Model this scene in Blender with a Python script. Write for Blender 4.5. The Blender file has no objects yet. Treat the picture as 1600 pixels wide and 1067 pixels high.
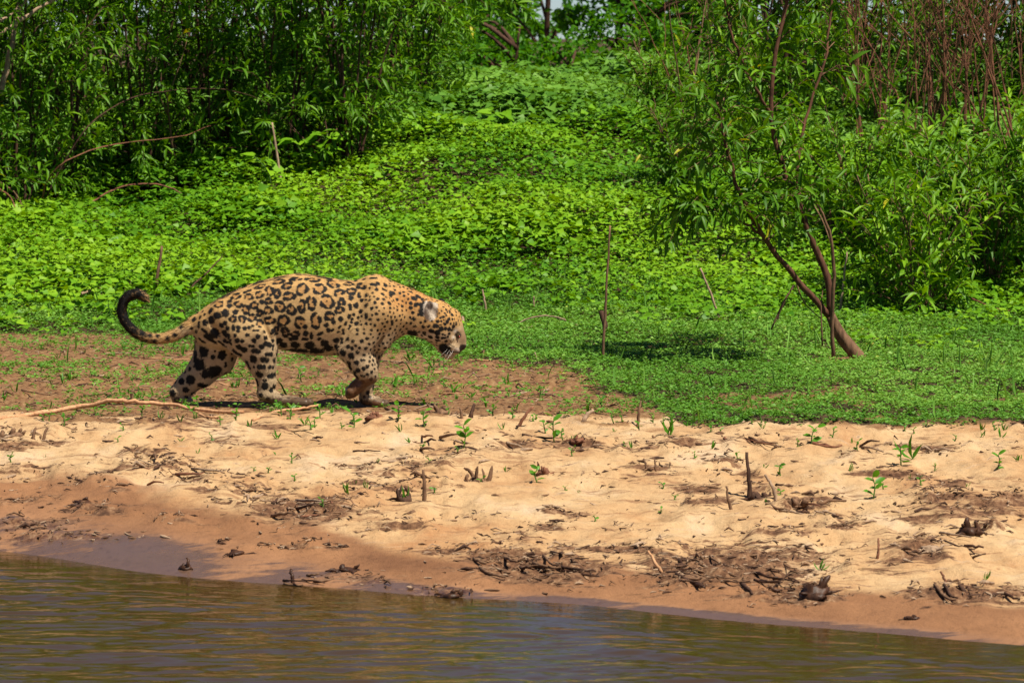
import bpy, math, random
import numpy as np
from mathutils import Vector, Matrix

# ------------------------------------------------------------------ camera, sky, sun, exposure
scene = bpy.context.scene
C = scene.collection
F_PX, CAM_H, HORIZON = 6380.0, 2.0, 55.0
TILT = math.atan((533.5 - HORIZON) / F_PX)
cam_d = bpy.data.cameras.new("camera")
cam = bpy.data.objects.new("camera", cam_d)
C.objects.link(cam)
cam.location = (0, 0, CAM_H)
cam.rotation_euler = (math.pi / 2 - TILT, 0, 0)
cam_d.sensor_width = 36.0
cam_d.lens = F_PX / 1600.0 * 36.0
cam_d.clip_start = 0.5
cam_d.clip_end = 3000
cam_d.dof.use_dof = True
cam_d.dof.focus_distance = 22.6
cam_d.dof.aperture_fstop = 9.0
scene.camera = cam

SUN = Vector((0.36, -0.30, 0.88)).normalized()
world = bpy.data.worlds.new("World")
scene.world = world
world.use_nodes = True
nt = world.node_tree
nt.nodes.clear()
sky = nt.nodes.new("ShaderNodeTexSky")
sky.sky_type = 'NISHITA'
sky.sun_disc = False
sky.sun_elevation = math.asin(SUN.z)
sky.sun_rotation = math.atan2(SUN.x, SUN.y)
sky.air_density = 0.55
sky.dust_density = 0.15
sky.ozone_density = 3.0
bg = nt.nodes.new("ShaderNodeBackground")
bg.inputs[1].default_value = 0.055
wo = nt.nodes.new("ShaderNodeOutputWorld")
nt.links.new(sky.outputs[0], bg.inputs[0])
nt.links.new(bg.outputs[0], wo.inputs[0])

sun_d = bpy.data.lights.new("sun", 'SUN')
sun_d.energy = 5.0
sun_d.angle = math.radians(0.5)
sun_d.color = (1.0, 0.925, 0.79)
sun = bpy.data.objects.new("sun", sun_d)
C.objects.link(sun)
sun.location = (6, -6, 15)
sun.rotation_euler = SUN.to_track_quat('Z', 'Y').to_euler()

vs = scene.view_settings
vs.view_transform = 'Standard'
vs.look = 'None'
vs.exposure = 0.68
vs.gamma = 1.0
vs.use_curve_mapping = False
scene.cycles.use_denoising = True
scene.cycles.max_bounces = 8
scene.cycles.transparent_max_bounces = 8
scene.render.film_transparent = False

# ------------------------------------------------------------------ helpers
rng = np.random.default_rng(7)
random.seed(7)
ct, st = math.cos(TILT), math.sin(TILT)


def ray(px, py):
    """direction (with unit forward-y part) of the sight line through a place in the photograph"""
    a = (px - 800.0) / F_PX
    b = (533.5 - py) / F_PX
    d = np.array([a, ct + b * st, -st + b * ct])
    return d / d[1]


def project(x, y, z):
    zz = z - CAM_H
    f = y * ct - zz * st
    u = y * st + zz * ct
    return 800.0 + F_PX * x / f, 533.5 - F_PX * u / f


def at(px, py, y):
    d = ray(px, py)
    return np.array([d[0] * y, y, CAM_H + d[2] * y])


def sstep(a, b, x):
    t = np.clip((np.asarray(x, float) - a) / (b - a), 0, 1)
    return t * t * (3 - 2 * t)


def _hash(i, j, k):
    h = (i.astype(np.int64) * 374761393 + j.astype(np.int64) * 668265263 + k.astype(np.int64) * 2147483647) & 0xFFFFFFFF
    h = ((h ^ (h >> 13)) * 1274126177) & 0xFFFFFFFF
    h = h ^ (h >> 16)
    return (h & 0xFFFF) / 65535.0 * 2 - 1


def vnoise(x, y, z=None, seed=0):
    x = np.asarray(x, float); y = np.asarray(y, float)
    z = np.zeros_like(x) if z is None else np.asarray(z, float)
    xi, yi, zi = np.floor(x), np.floor(y), np.floor(z)
    fx, fy, fz = x - xi, y - yi, z - zi
    fx, fy, fz = [f * f * f * (f * (f * 6 - 15) + 10) for f in (fx, fy, fz)]
    xi = xi.astype(np.int64) + seed * 131; yi = yi.astype(np.int64); zi = zi.astype(np.int64)
    r = 0
    for a in (0, 1):
        wx = fx if a else 1 - fx
        for b in (0, 1):
            wy = fy if b else 1 - fy
            for c in (0, 1):
                wz = fz if c else 1 - fz
                r = r + wx * wy * wz * _hash(xi + a, yi + b, zi + c)
    return r


def fbm(x, y, z=None, o=4, seed=0):
    r, amp = 0, 1.0
    for i in range(o):
        s = 2.03 ** i
        r = r + amp * vnoise(x * s, y * s, None if z is None else z * s, seed + i * 17)
        amp *= 0.5
    return r


def mesh_np(name, verts, faces, mats, smooth=True, mat_idx=None):
    """faces: (n,3) or (n,4) array, or a list of such arrays"""
    me = bpy.data.meshes.new(name)
    verts = np.asarray(verts, np.float32)
    if not isinstance(faces, list):
        faces = [faces]
    faces = [np.asarray(f, np.int32) for f in faces if len(f)]
    loops = np.concatenate([f.ravel() for f in faces])
    tot = np.concatenate([np.full(len(f), f.shape[1], np.int32) for f in faces])
    start = np.concatenate([[0], np.cumsum(tot)[:-1]]).astype(np.int32)
    me.vertices.add(len(verts)); me.vertices.foreach_set("co", verts.ravel())
    me.loops.add(len(loops)); me.loops.foreach_set("vertex_index", loops)
    me.polygons.add(len(tot)); me.polygons.foreach_set("loop_start", start)
    me.polygons.foreach_set("loop_total", tot)
    if smooth:
        me.polygons.foreach_set("use_smooth", np.ones(len(tot), bool))
    if mat_idx is not None:
        me.polygons.foreach_set("material_index", np.asarray(mat_idx, np.int32))
    for m in (mats if isinstance(mats, (list, tuple)) else [mats]):
        me.materials.append(m)
    me.update(calc_edges=True)
    return me


def attr(me, name, vals):
    vals = np.asarray(vals, np.float32)
    if vals.ndim == 1:
        a = me.attributes.new(name, 'FLOAT', 'POINT'); a.data.foreach_set("value", vals)
    else:
        if vals.shape[1] == 3:
            vals = np.concatenate([vals, np.ones((len(vals), 1), np.float32)], 1)
        a = me.attributes.new(name, 'FLOAT_COLOR', 'POINT'); a.data.foreach_set("color", vals.ravel())


def put(name, me, parent=None, loc=None):
    o = bpy.data.objects.new(name, me)
    C.objects.link(o)
    if parent is not None:
        o.parent = parent
    if loc is not None:
        o.location = loc
    return o


def tag(o, label, cat, group=None):
    o["label"] = label; o["category"] = cat
    if group:
        o["group"] = group
    return o


def thing(name, label, cat, loc, group=None):
    o = put(name, None, None, tuple(loc))
    return tag(o, label, cat, group)


def tube(pts, radii, sides=6, cap=True, wob=0.0):
    """verts, quads of a tapering tube along a polyline"""
    pts = np.asarray(pts, float); n = len(pts)
    radii = np.broadcast_to(np.asarray(radii, float), (n,))
    tan = np.gradient(pts, axis=0); tan /= np.linalg.norm(tan, axis=1)[:, None] + 1e-9
    ref = np.array([0.3, 0.9, 0.1]) if abs(tan[0][2]) > 0.6 else np.array([0.05, 0.1, 1.0])
    u = np.cross(tan, ref); u /= np.linalg.norm(u, axis=1)[:, None] + 1e-9
    v = np.cross(tan, u)
    a = np.arange(sides) / sides * 2 * np.pi
    r = radii[:, None] * (1 + wob * rng.uniform(-1, 1, (n, sides)))
    V = pts[:, None, :] + r[..., None] * (np.cos(a)[None, :, None] * u[:, None, :] + np.sin(a)[None, :, None] * v[:, None, :])
    V = V.reshape(-1, 3)
    i, j = np.meshgrid(np.arange(n - 1), np.arange(sides), indexing='ij')
    i = i.ravel(); j = j.ravel(); j2 = (j + 1) % sides
    Q = np.stack([i * sides + j, (i + 1) * sides + j, (i + 1) * sides + j2, i * sides + j2], 1)
    if cap:
        e = len(V)
        V = np.concatenate([V, pts[:1], pts[-1:]])
        k = np.arange(sides); k2 = (k + 1) % sides
        T = np.concatenate([np.stack([np.full(sides, e), k, k2], 1),
                            np.stack([np.full(sides, e + 1), (n - 1) * sides + k2, (n - 1) * sides + k], 1)])
        return V, Q, T
    return V, Q, np.zeros((0, 3), int)


def join_tubes(tubes):
    vs_, q_, t_, o = [], [], [], 0
    for V, Q, T in tubes:
        vs_.append(V); q_.append(Q + o); t_.append(T + o); o += len(V)
    return np.concatenate(vs_), [np.concatenate(q_), np.concatenate(t_)]


def curve(pts, n=16, jit=0.0):
    """Catmull-Rom through control points"""
    pts = np.asarray(pts, float)
    P = np.concatenate([[2 * pts[0] - pts[1]], pts, [2 * pts[-1] - pts[-2]]])
    m = len(pts) - 1
    t = np.linspace(0, m, n); k = np.minimum(t.astype(int), m - 1); f = (t - k)[:, None]
    a, b, c, d = P[k], P[k + 1], P[k + 2], P[k + 3]
    r = 0.5 * (2 * b + (c - a) * f + (2 * a - 5 * b + 4 * c - d) * f ** 2 + (3 * b - a - 3 * c + d) * f ** 3)
    if jit:
        r = r + rng.normal(0, jit, r.shape)
    return r


# ------------------------------------------------------------------ materials
def new_mat(name):
    m = bpy.data.materials.new(name); m.use_nodes = True
    n = m.node_tree.nodes; n.clear()
    return m, m.node_tree, n


def node(tree, kind, **kw):
    nd = tree.nodes.new(kind)
    for k, v in kw.items():
        if k.startswith("i_"):
            key = k[2:]
            key = int(key) if key.isdigit() else key.replace("_", " ")
            nd.inputs[key].default_value = v
        else:
            setattr(nd, k, v)
    return nd


def ramp(tree, fac, stops):
    r = tree.nodes.new("ShaderNodeValToRGB")
    el = r.color_ramp.elements
    while len(el) > 1:
        el.remove(el[-1])
    el[0].position = stops[0][0]; el[0].color = (*stops[0][1], 1)
    for p, c in stops[1:]:
        e = el.new(p); e.color = (*c, 1)
    if fac is not None:
        tree.links.new(fac, r.inputs[0])
    return r


def leaf_mat(name, dark, mid, light, rough=0.42, trans=0.3, spec=0.35):
    m, t, n = new_mat(name)
    L = t.links.new
    a = node(t, "ShaderNodeAttribute", attribute_name="tint")
    geo = node(t, "ShaderNodeNewGeometry")
    noi = node(t, "ShaderNodeTexNoise", i_Scale=9.0, i_Detail=3.0)
    L(geo.outputs["Position"], noi.inputs["Vector"])
    mx = node(t, "ShaderNodeMath", operation='MULTIPLY_ADD', i_1=0.24, i_2=-0.12)
    L(noi.outputs[0], mx.inputs[0])
    ad = node(t, "ShaderNodeMath", operation='ADD'); L(a.outputs["Fac"], ad.inputs[0]); L(mx.outputs[0], ad.inputs[1])
    r = ramp(t, ad.outputs[0], [(0.0, dark), (0.5, mid), (0.93, light), (1.0, (light[0] * 1.9, light[1] * 0.95, light[2]))])
    p = node(t, "ShaderNodeBsdfPrincipled", i_Roughness=rough)
    p.inputs["Specular IOR Level"].default_value = spec
    L(r.outputs[0], p.inputs["Base Color"])
    tr = node(t, "ShaderNodeBsdfTranslucent")
    hs = node(t, "ShaderNodeHueSaturation", i_Hue=0.485, i_Saturation=1.1, i_Value=1.5)
    L(r.outputs[0], hs.inputs["Color"]); L(hs.outputs[0], tr.inputs["Color"])
    mix = node(t, "ShaderNodeMixShader", i_0=trans)
    L(p.outputs[0], mix.inputs[1]); L(tr.outputs[0], mix.inputs[2])
    o = node(t, "ShaderNodeOutputMaterial"); L(mix.outputs[0], o.inputs[0])
    return m


def bark_mat(name, c1, c2, scale=40.0, rough=0.85, bump=0.4):
    m, t, n = new_mat(name)
    L = t.links.new
    geo = node(t, "ShaderNodeTexCoord")
    mp = node(t, "ShaderNodeMapping"); mp.inputs["Scale"].default_value = (1, 1, 0.3)
    L(geo.outputs["Object"], mp.inputs[0])
    noi = node(t, "ShaderNodeTexNoise", i_Scale=scale, i_Detail=6.0, i_Roughness=0.65)
    L(mp.outputs[0], noi.inputs["Vector"])
    r = ramp(t, noi.outputs[0], [(0.3, c1), (0.7, c2)])
    p = node(t, "ShaderNodeBsdfPrincipled", i_Roughness=rough)
    p.inputs["Specular IOR Level"].default_value = 0.2
    L(r.outputs[0], p.inputs["Base Color"])
    b = node(t, "ShaderNodeBump", i_Strength=bump, i_Distance=0.01)
    L(noi.outputs[0], b.inputs["Height"]); L(b.outputs[0], p.inputs["Normal"])
    o = node(t, "ShaderNodeOutputMaterial"); L(p.outputs[0], o.inputs[0])
    return m


M = {}
M["carpet"] = leaf_mat("carpet_leaf", (0.050, 0.150, 0.016), (0.118, 0.275, 0.032), (0.23, 0.39, 0.07), trans=0.2, rough=.5, spec=.2)
M["vine"] = leaf_mat("vine_leaf", (0.036, 0.140, 0.005), (0.118, 0.275, 0.007), (0.225, 0.39, 0.014), trans=0.2, rough=.5, spec=.2)
M["vine_grey"] = leaf_mat("vine_leaf_upper", (0.045, 0.135, 0.012), (0.095, 0.225, 0.020), (0.16, 0.32, 0.04), trans=0.2, rough=.5, spec=.2)
M["willow"] = leaf_mat("willow_leaf", (0.028, 0.095, 0.003), (0.080, 0.20, 0.005), (0.18, 0.34, 0.012), rough=0.48, trans=0.24, spec=0.22)
M["willow_light"] = leaf_mat("willow_leaf_light", (0.035, 0.115, 0.004), (0.100, 0.235, 0.006), (0.215, 0.385, 0.014), rough=0.48, trans=0.24, spec=0.22)
M["far"] = leaf_mat("far_leaf", (0.022, 0.10, 0.004), (0.055, 0.185, 0.007), (0.10, 0.27, 0.015), trans=0.38, spec=.15)
M["seedling"] = leaf_mat("seedling_leaf", (0.035, 0.14, 0.008), (0.07, 0.22, 0.012), (0.115, 0.30, 0.02), trans=0.3, spec=.25)
M["bark_red"] = bark_mat("bark_red", (0.06, 0.025, 0.015), (0.26, 0.11, 0.06))
M["bark"] = bark_mat("bark_brown", (0.055, 0.028, 0.016), (0.24, 0.135, 0.075))
M["bark_tree"] = bark_mat("bark_tree", (0.035, 0.016, 0.010), (0.17, 0.075, 0.042))
M["bark_dark"] = bark_mat("bark_dark", (0.025, 0.013, 0.009), (0.10, 0.05, 0.03))
M["wood_pale"] = bark_mat("driftwood", (0.28, 0.13, 0.06), (0.62, 0.36, 0.19), scale=55)
M["wood_grey"] = bark_mat("grey_wood", (0.15, 0.095, 0.06), (0.42, 0.29, 0.19), scale=55)
M["wood_wet"] = bark_mat("wet_wood", (0.018, 0.009, 0.006), (0.075, 0.032, 0.016), rough=0.45)
M["stem_green"] = bark_mat("green_stem", (0.06, 0.14, 0.02), (0.12, 0.22, 0.04), bump=0.1)

# ------------------------------------------------------------------ terrain
_sx = np.array([-40, -2.32, -1.68, -1.10, -0.27, 0.77, 1.97, 40.0])
_sy = np.array([19.6, 18.5, 17.9, 17.5, 17.04, 16.39, 15.7, 9.0])
WATER_Z = -0.35
PATCH = [(250, 728, 75, 13, .8), (300, 745, 60, 9, .6), (340, 690, 60, 7, .4), (400, 762, 50, 13, .9), (490, 795, 95, 26, 1.0), (620, 822, 70, 10, .8),
         (770, 868, 60, 12, 1.0), (850, 890, 110, 24, 1.1), (810, 838, 45, 9, .6), (1080, 895, 75, 26, 1.1), (1170, 880, 150, 34, .9), (1250, 930, 70, 15, 1.1),
         (1440, 862, 55, 14, .8), (1520, 930, 105, 13, 1.0), (1240, 788, 55, 9, .7), (1330, 812, 60, 10, .5), (640, 728, 130, 9, .4), (720, 707, 90, 8, .4),
         (960, 700, 120, 12, .45), (1180, 690, 90, 7, .5), (1460, 700, 110, 9, .5), (240, 660, 110, 9, .55), (60, 670, 90, 10, .5), (1490, 800, 120, 20, .6),
         (560, 905, 60, 8, .7), (680, 925, 60, 10, .9), (100, 840, 110, 8, .5), (1050, 740, 70, 6, .4), (30, 780, 60, 8, .6), (130, 755, 40, 8, .6), (905, 745, 60, 7, .3), (1240, 830, 90, 10, .6)]

_pr = random.Random(12)
for _k in range(72):
    PATCH.append((_pr.uniform(0, 1600), 690 + 175 * _pr.random(), _pr.uniform(18, 60), _pr.uniform(3, 8), _pr.uniform(.55, 1.05)))


def shore(x):
    return np.interp(x, _sx, _sy) + 0.05 * np.sin(x * 2.1 + 1.0) + 0.03 * np.sin(x * 5.3)


def patch_mask(px, py, ragged=None):
    m = np.zeros_like(px)
    for a, b, rx, ry, s in PATCH:
        q = ((px - a) / rx) ** 2 + ((py - b) / ry) ** 2
        m = np.maximum(m, s * np.exp(-0.75 * q))
    return m


def base_height(x, y):
    s = shore(x)
    crest = 21.3 - 0.35 * sstep(0.6, 1.6, x)
    t = (y - s) / (crest - s)
    low = WATER_Z + 0.35 * np.clip(t, 0, 1) ** 0.85 + np.minimum(0, (y - s)) * 0.10
    low = np.maximum(low, -2.5)
    up = np.interp(y, [21.3, 25.5, 27, 28.5, 30, 33, 36, 38.5, 41, 50, 80, 400], [0, 0.0, .03, .10, .25, .75, 1.20, 1.42, 1.46, 1.1, 1.0, 1.0])
    z = np.where(y < crest, low, up)
    z = z + 0.035 * np.exp(-((y - 20.85) / 0.22) ** 2) * sstep(0.7, 1.3, x)
    z = z + sstep(27, 34, y) * (0.18 * vnoise(x * 0.35, y * 0.35, seed=3) + 0.07 * vnoise(x * 1.1, y * 1.1, seed=5))
    return z


def height(x, y):
    x = np.asarray(x, float); y = np.asarray(y, float)
    z = base_height(x, y)
    s = shore(x)
    flat = 1 - 0.8 * np.exp(-((y - 22.0) / 0.45) ** 2) * (np.abs(x + 0.9) < 1.3)
    dry = flat * sstep(0.25, 1.6, y - s) * (1 - sstep(24, 27, y))
    near = sstep(-0.3, 0.5, y - s) * (1 - sstep(24, 28, y))
    lumps = 0.015 * fbm(x * 2.0, y * 1.5, o=4, seed=11) + 0.010 * vnoise(x * 8, y * 6, seed=12) + 0.005 * vnoise(x * 21, y * 15, seed=13) + 0.012 * sstep(.15, .5, vnoise(x * 5.5, y * 3.0, seed=14)) * fbm(x * 14, y * 8, o=2, seed=15)
    dents = -0.022 * sstep(0.25, 0.6, vnoise(x * 3.4, y * 2.6, seed=21))
    ridg = 0.014 * (1 - np.abs(vnoise(x * 4.5, y * 3.2, seed=22))) ** 3
    z = z + near * 0.006 * vnoise(x * 2.0, y * 1.5, seed=10) + dry * (lumps + dents + ridg - 0.010 * sstep(.45, .75, vnoise(x * 9, y * 5, seed=16)))
    px, py = project(x, y, z)
    pm = patch_mask(px, py)
    z = z + near * pm * (0.014 + 0.034 * np.clip(fbm(x * 9, y * 6, o=3, seed=31), -.6, 1.2))
    return z


def ground(px, py):
    """where the sight line through a place in the photograph meets the terrain"""
    d = ray(px, py)
    ys = np.concatenate([np.arange(14, 30, 0.02), np.arange(30, 40.6, 0.05)])
    z = CAM_H + d[2] * ys
    h = base_height(d[0] * ys, ys)
    k = np.argmax(z < h) if (z < h).any() else len(ys) - 1
    y = ys[k]
    x = d[0] * y
    return np.array([x, y, float(height(np.array([x]), np.array([y]))[0])])


def lines(lo, hi, a, b, step, grow=1.16):
    mid = np.arange(a, b + 1e-6, step)
    left, s, p = [], step, a
    while p > lo:
        s *= grow; p -= s; left.append(max(p, lo))
    right, s, p = [], step, mid[-1]
    while p < hi:
        s *= grow; p += s; right.append(min(p, hi))
    return np.concatenate([left[::-1], mid, right])


def grid_faces(nx, ny):
    i, j = np.meshgrid(np.arange(nx - 1), np.arange(ny - 1), indexing='ij')
    i = i.ravel(); j = j.ravel()
    return np.stack([i * ny + j, (i + 1) * ny + j, (i + 1) * ny + j + 1, i * ny + j + 1], 1)


gx = lines(-400, 400, -2.9, 2.9, 0.019)
gy = np.concatenate([lines(6, 24.0, 15.4, 23.4, 0.029), lines(24.1, 900, 24.1, 42, 0.2, 1.14)])
X, Y = np.meshgrid(gx, gy, indexing='ij')
X = X.ravel(); Y = Y.ravel()
Z = height(X, Y)
gm, t, n = new_mat("river_bank_soil")
L = t.links.new
geo = node(t, "ShaderNodeNewGeometry")
mapn = node(t, "ShaderNodeMapping"); mapn.inputs["Scale"].default_value = (1, 0.6, 1)
L(geo.outputs["Position"], mapn.inputs[0])
n1 = node(t, "ShaderNodeTexNoise", i_Scale=2.2, i_Detail=8.0, i_Roughness=0.62); L(mapn.outputs[0], n1.inputs["Vector"])
n2 = node(t, "ShaderNodeTexNoise", i_Scale=26.0, i_Detail=6.0, i_Roughness=0.7); L(mapn.outputs[0], n2.inputs["Vector"])
n3 = node(t, "ShaderNodeTexNoise", i_Scale=240.0, i_Detail=2.0); L(geo.outputs["Position"], n3.inputs["Vector"])
mapl = node(t, "ShaderNodeMapping"); mapl.inputs["Scale"].default_value = (0.45, 1.5, 1)
L(geo.outputs["Position"], mapl.inputs[0])
n4 = node(t, "ShaderNodeTexNoise", i_Scale=7.0, i_Detail=9.0, i_Roughness=0.72, i_Distortion=0.6); L(mapl.outputs[0], n4.inputs["Vector"])
sand = ramp(t, n1.outputs[0], [(0.28, (0.336, 0.160, 0.067)), (0.42, (0.430, 0.260, 0.125)), (0.56, (0.49, 0.325, 0.170)), (0.72, (0.521, 0.382, 0.248))])
soil = ramp(t, n2.outputs[0], [(0.28, (0.076, 0.035, 0.015)), (0.45, (0.185, 0.088, 0.038)), (0.58, (0.235, 0.134, 0.059)), (0.72, (0.336, 0.210, 0.105))])
mud = ramp(t, n2.outputs[0], [(0.30, (0.038, 0.017, 0.008)), (0.46, (0.118, 0.055, 0.027)), (0.57, (0.202, 0.105, 0.052)), (0.7, (0.336, 0.218, 0.126))])
wets = ramp(t, n1.outputs[0], [(0.3, (0.160, 0.071, 0.032)), (0.7, (0.302, 0.147, 0.067))])


def A(name):
    return node(t, "ShaderNodeAttribute", attribute_name=name).outputs["Fac"]


def mixc(f, a, b):
    m_ = node(t, "ShaderNodeMix", data_type='RGBA')
    L(f, m_.inputs[0]); L(a, m_.inputs[6]); L(b, m_.inputs[7])
    return m_.outputs[2]


def rag(f, noise_out, amt):
    """push a 0..1 mask about with noise so that its edge is ragged"""
    a_ = node(t, "ShaderNodeMath", operation='SUBTRACT', i_1=0.5); L(noise_out, a_.inputs[0])
    b_ = node(t, "ShaderNodeMath", operation='MULTIPLY_ADD', i_1=amt); L(a_.outputs[0], b_.inputs[0]); L(f, b_.inputs[2])
    c_ = node(t, "ShaderNodeMapRange", interpolation_type='SMOOTHSTEP', i_1=0.35, i_2=0.65); L(b_.outputs[0], c_.inputs[0])
    return c_.outputs[0]


crust = node(t, "ShaderNodeMapRange", interpolation_type='SMOOTHSTEP', i_1=0.56, i_2=0.68, i_4=0.8); L(n4.outputs[0], crust.inputs[0])
pale = node(t, "ShaderNodeRGB"); pale.outputs[0].default_value = (0.52, 0.39, 0.265, 1)
dull = node(t, "ShaderNodeMapRange", interpolation_type='SMOOTHSTEP', i_1=0.46, i_2=0.36, i_4=0.8); L(n4.outputs[0], dull.inputs[0])
brn = node(t, "ShaderNodeRGB"); brn.outputs[0].default_value = (0.25, 0.13, 0.063, 1)
sand2 = mixc(dull.outputs[0], mixc(crust.outputs[0], sand.outputs[0], pale.outputs[0]), brn.outputs[0])
c1 = mixc(rag(A("wet"), n1.outputs[0], 0.9), sand2, wets.outputs[0])
silt = node(t, "ShaderNodeRGB"); silt.outputs[0].default_value = (0.125, 0.07, 0.046, 1)
c1 = mixc(rag(A("film"), n4.outputs[0], 1.8), c1, silt.outputs[0])
c2 = mixc(rag(A("soil"), n2.outputs[0], 1.6), c1, soil.outputs[0])
humus = ramp(t, n2.outputs[0], [(0.3, (0.022, 0.014, 0.007)), (0.6, (0.075, 0.045, 0.020)), (0.75, (0.14, 0.085, 0.04))])
c2 = mixc(rag(A("humus"), n2.outputs[0], 1.2), c2, humus.outputs[0])
c3 = mixc(rag(A("mud"), n4.outputs[0], 3.4), c2, mud.outputs[0])
gr = node(t, "ShaderNodeMix", data_type='RGBA', blend_type='MULTIPLY', i_0=0.45)
g3 = ramp(t, n3.outputs[0], [(0.3, (0.55, 0.55, 0.55)), (0.7, (1.15, 1.15, 1.15))])
L(c3, gr.inputs[6]); L(g3.outputs[0], gr.inputs[7])
g2 = ramp(t, n2.outputs[0], [(0.3, (0.62, 0.60, 0.58)), (0.45, (0.96, 0.96, 0.96)), (0.7, (1.08, 1.09, 1.1))])
gr2 = node(t, "ShaderNodeMix", data_type='RGBA', blend_type='MULTIPLY', i_0=0.75)
L(gr.outputs[2], gr2.inputs[6]); L(g2.outputs[0], gr2.inputs[7])
p = node(t, "ShaderNodeBsdfPrincipled")
L(gr2.outputs[2], p.inputs["Base Color"])
rr = node(t, "ShaderNodeMapRange", i_1=0.0, i_2=1.0, i_3=0.95, i_4=0.24); L(rag(A("film"), n4.outputs[0], 1.8), rr.inputs[0]); L(rr.outputs[0], p.inputs["Roughness"])
sp = node(t, "ShaderNodeMapRange", i_3=0.25, i_4=0.75); L(A("film"), sp.inputs[0]); L(sp.outputs[0], p.inputs["Specular IOR Level"])
bp = node(t, "ShaderNodeBump", i_Strength=0.7, i_Distance=0.016); L(n2.outputs[0], bp.inputs["Height"])
bp2 = node(t, "ShaderNodeBump", i_Strength=0.3, i_Distance=0.003); L(n3.outputs[0], bp2.inputs["Height"]); L(bp.outputs[0], bp2.inputs["Normal"])
fl = node(t, "ShaderNodeMapRange", i_1=0.0, i_2=0.9, i_3=0.8, i_4=0.03); L(A("film"), fl.inputs[0]); L(fl.outputs[0], bp.inputs["Strength"])
fl2 = node(t, "ShaderNodeMapRange", i_1=0.0, i_2=0.9, i_3=0.3, i_4=0.02); L(A("film"), fl2.inputs[0]); L(fl2.outputs[0], bp2.inputs["Strength"])
L(bp2.outputs[0], p.inputs["Normal"])
o = node(t, "ShaderNodeOutputMaterial"); L(p.outputs[0], o.inputs[0])

me = mesh_np("river_bank", np.stack([X, Y, Z], 1), grid_faces(len(gx), len(gy)), gm)
PX, PY = project(X, Y, Z)
ds = Y - shore(X)
SOIL_LINE = ([-400, 0, 300, 600, 800, 1000, 1080, 1600, 2000], [652, 650, 648, 642, 645, 655, 661, 667, 672])
soilm = sstep(-10, 8, np.interp(PX, *SOIL_LINE) - PY + 9 * vnoise(X * 2.2, Y * 3, seed=40) + 7 * vnoise(X * 8, Y * 8, seed=41))
soilm = np.where(Y > 24, 1.0, np.where(Y < 19.5, 0, soilm))
attr(me, "soil", soilm)
GROUND_ME = me
GROUND_XY = (X, Y)
attr(me, "mud", np.where((Y > 15) & (Y < 21.4), np.clip(patch_mask(PX, PY) * 1.05 + .26 * fbm(X * 3.0, Y * 1.8, o=4, seed=44) * sstep(.5, 1.5, ds), 0, 1.0), 0.10))
wide = 0.22 + 1.0 * sstep(-0.2, -1.7, X)
attr(me, "wet", 1 - sstep(0.25, 1.25, ds / (0.7 + wide)))
attr(me, "film", (1 - sstep(0.15, 0.85, ds / wide)) * (0.8 + 0.5 * vnoise(X * 2.5, Y * 3, seed=50)))
bank = put("river_bank", me); bank["kind"] = "structure"

# ------------------------------------------------------------------ water
wx = lines(-300, 300, -2.6, 2.6, 0.029)
wy = lines(-150, 20.2, 13.9, 19.0, 0.0145)
X, Y = np.meshgrid(wx, wy, indexing='ij'); X = X.ravel(); Y = Y.ravel()
ds = shore(X) - Y
calm = 0.10 + 0.90 * sstep(0.1, 1.3, ds)
calm = calm * (1 - sstep(30, 60, np.abs(X)))
warp = 0.35 * vnoise(X * 0.7, Y * 0.9, seed=63)
wv = 0.0052 * vnoise(X * 2.0 + 3, (Y + warp) * 4.6, seed=60) + 0.0046 * vnoise(X * 4.6, (Y + 0.6 * warp) * 9.5, seed=61) + 0.0024 * vnoise(X * 11.0, Y * 22, seed=62)
wv = wv + 0.0022 * np.sin(2 * np.pi * (ds * 5.5 + 0.25 * vnoise(X * 1.3, Y * 1.3, seed=64))) * sstep(0.02, 0.3, ds) * (1 - sstep(0.5, 1.4, ds))
wm, t, n = new_mat("river_water")
L = t.links.new
p = node(t, "ShaderNodeBsdfPrincipled", i_Roughness=0.04)
p.inputs["Base Color"].default_value = (0.048, 0.026, 0.006, 1)
p.inputs["IOR"].default_value = 1.33
geo = node(t, "ShaderNodeNewGeometry")
mp = node(t, "ShaderNodeMapping"); mp.inputs["Scale"].default_value = (10, 40, 10); L(geo.outputs["Position"], mp.inputs[0])
nn = node(t, "ShaderNodeTexNoise", i_Scale=1.0, i_Detail=2.0); L(mp.outputs[0], nn.inputs["Vector"])
bp = node(t, "ShaderNodeBump", i_Strength=0.25, i_Distance=0.004); L(nn.outputs[0], bp.inputs["Height"]); L(bp.outputs[0], p.inputs["Normal"])
o = node(t, "ShaderNodeOutputMaterial"); L(p.outputs[0], o.inputs[0])
me = mesh_np("river_water", np.stack([X, Y, WATER_Z + wv * calm], 1), grid_faces(len(wx), len(wy)), wm)
water = put("river_water", me); water["kind"] = "structure"

# ------------------------------------------------------------------ jaguar
JS = 290.0                                   # photo pixels per metre where the animal walks
JO = ground(520, 635)
JO[2] = -0.004


def JX(px):
    return (px - 520.0) / JS


def JZ(py, g=635.0):
    return (g - py) / JS


TAIL = [(318, 497), (304, 505), (291, 513), (270, 523.5), (245, 528), (221, 523), (204, 511), (191.5, 493), (191.5, 475), (199, 462.5), (211, 457), (221, 459), (227, 464)]
TAIL_R = [13, 11.5, 9.6, 8.4, 7.8, 7.6, 7.4, 7.4, 7.4, 7.6, 7.6, 7.2, 6.2]
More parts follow.
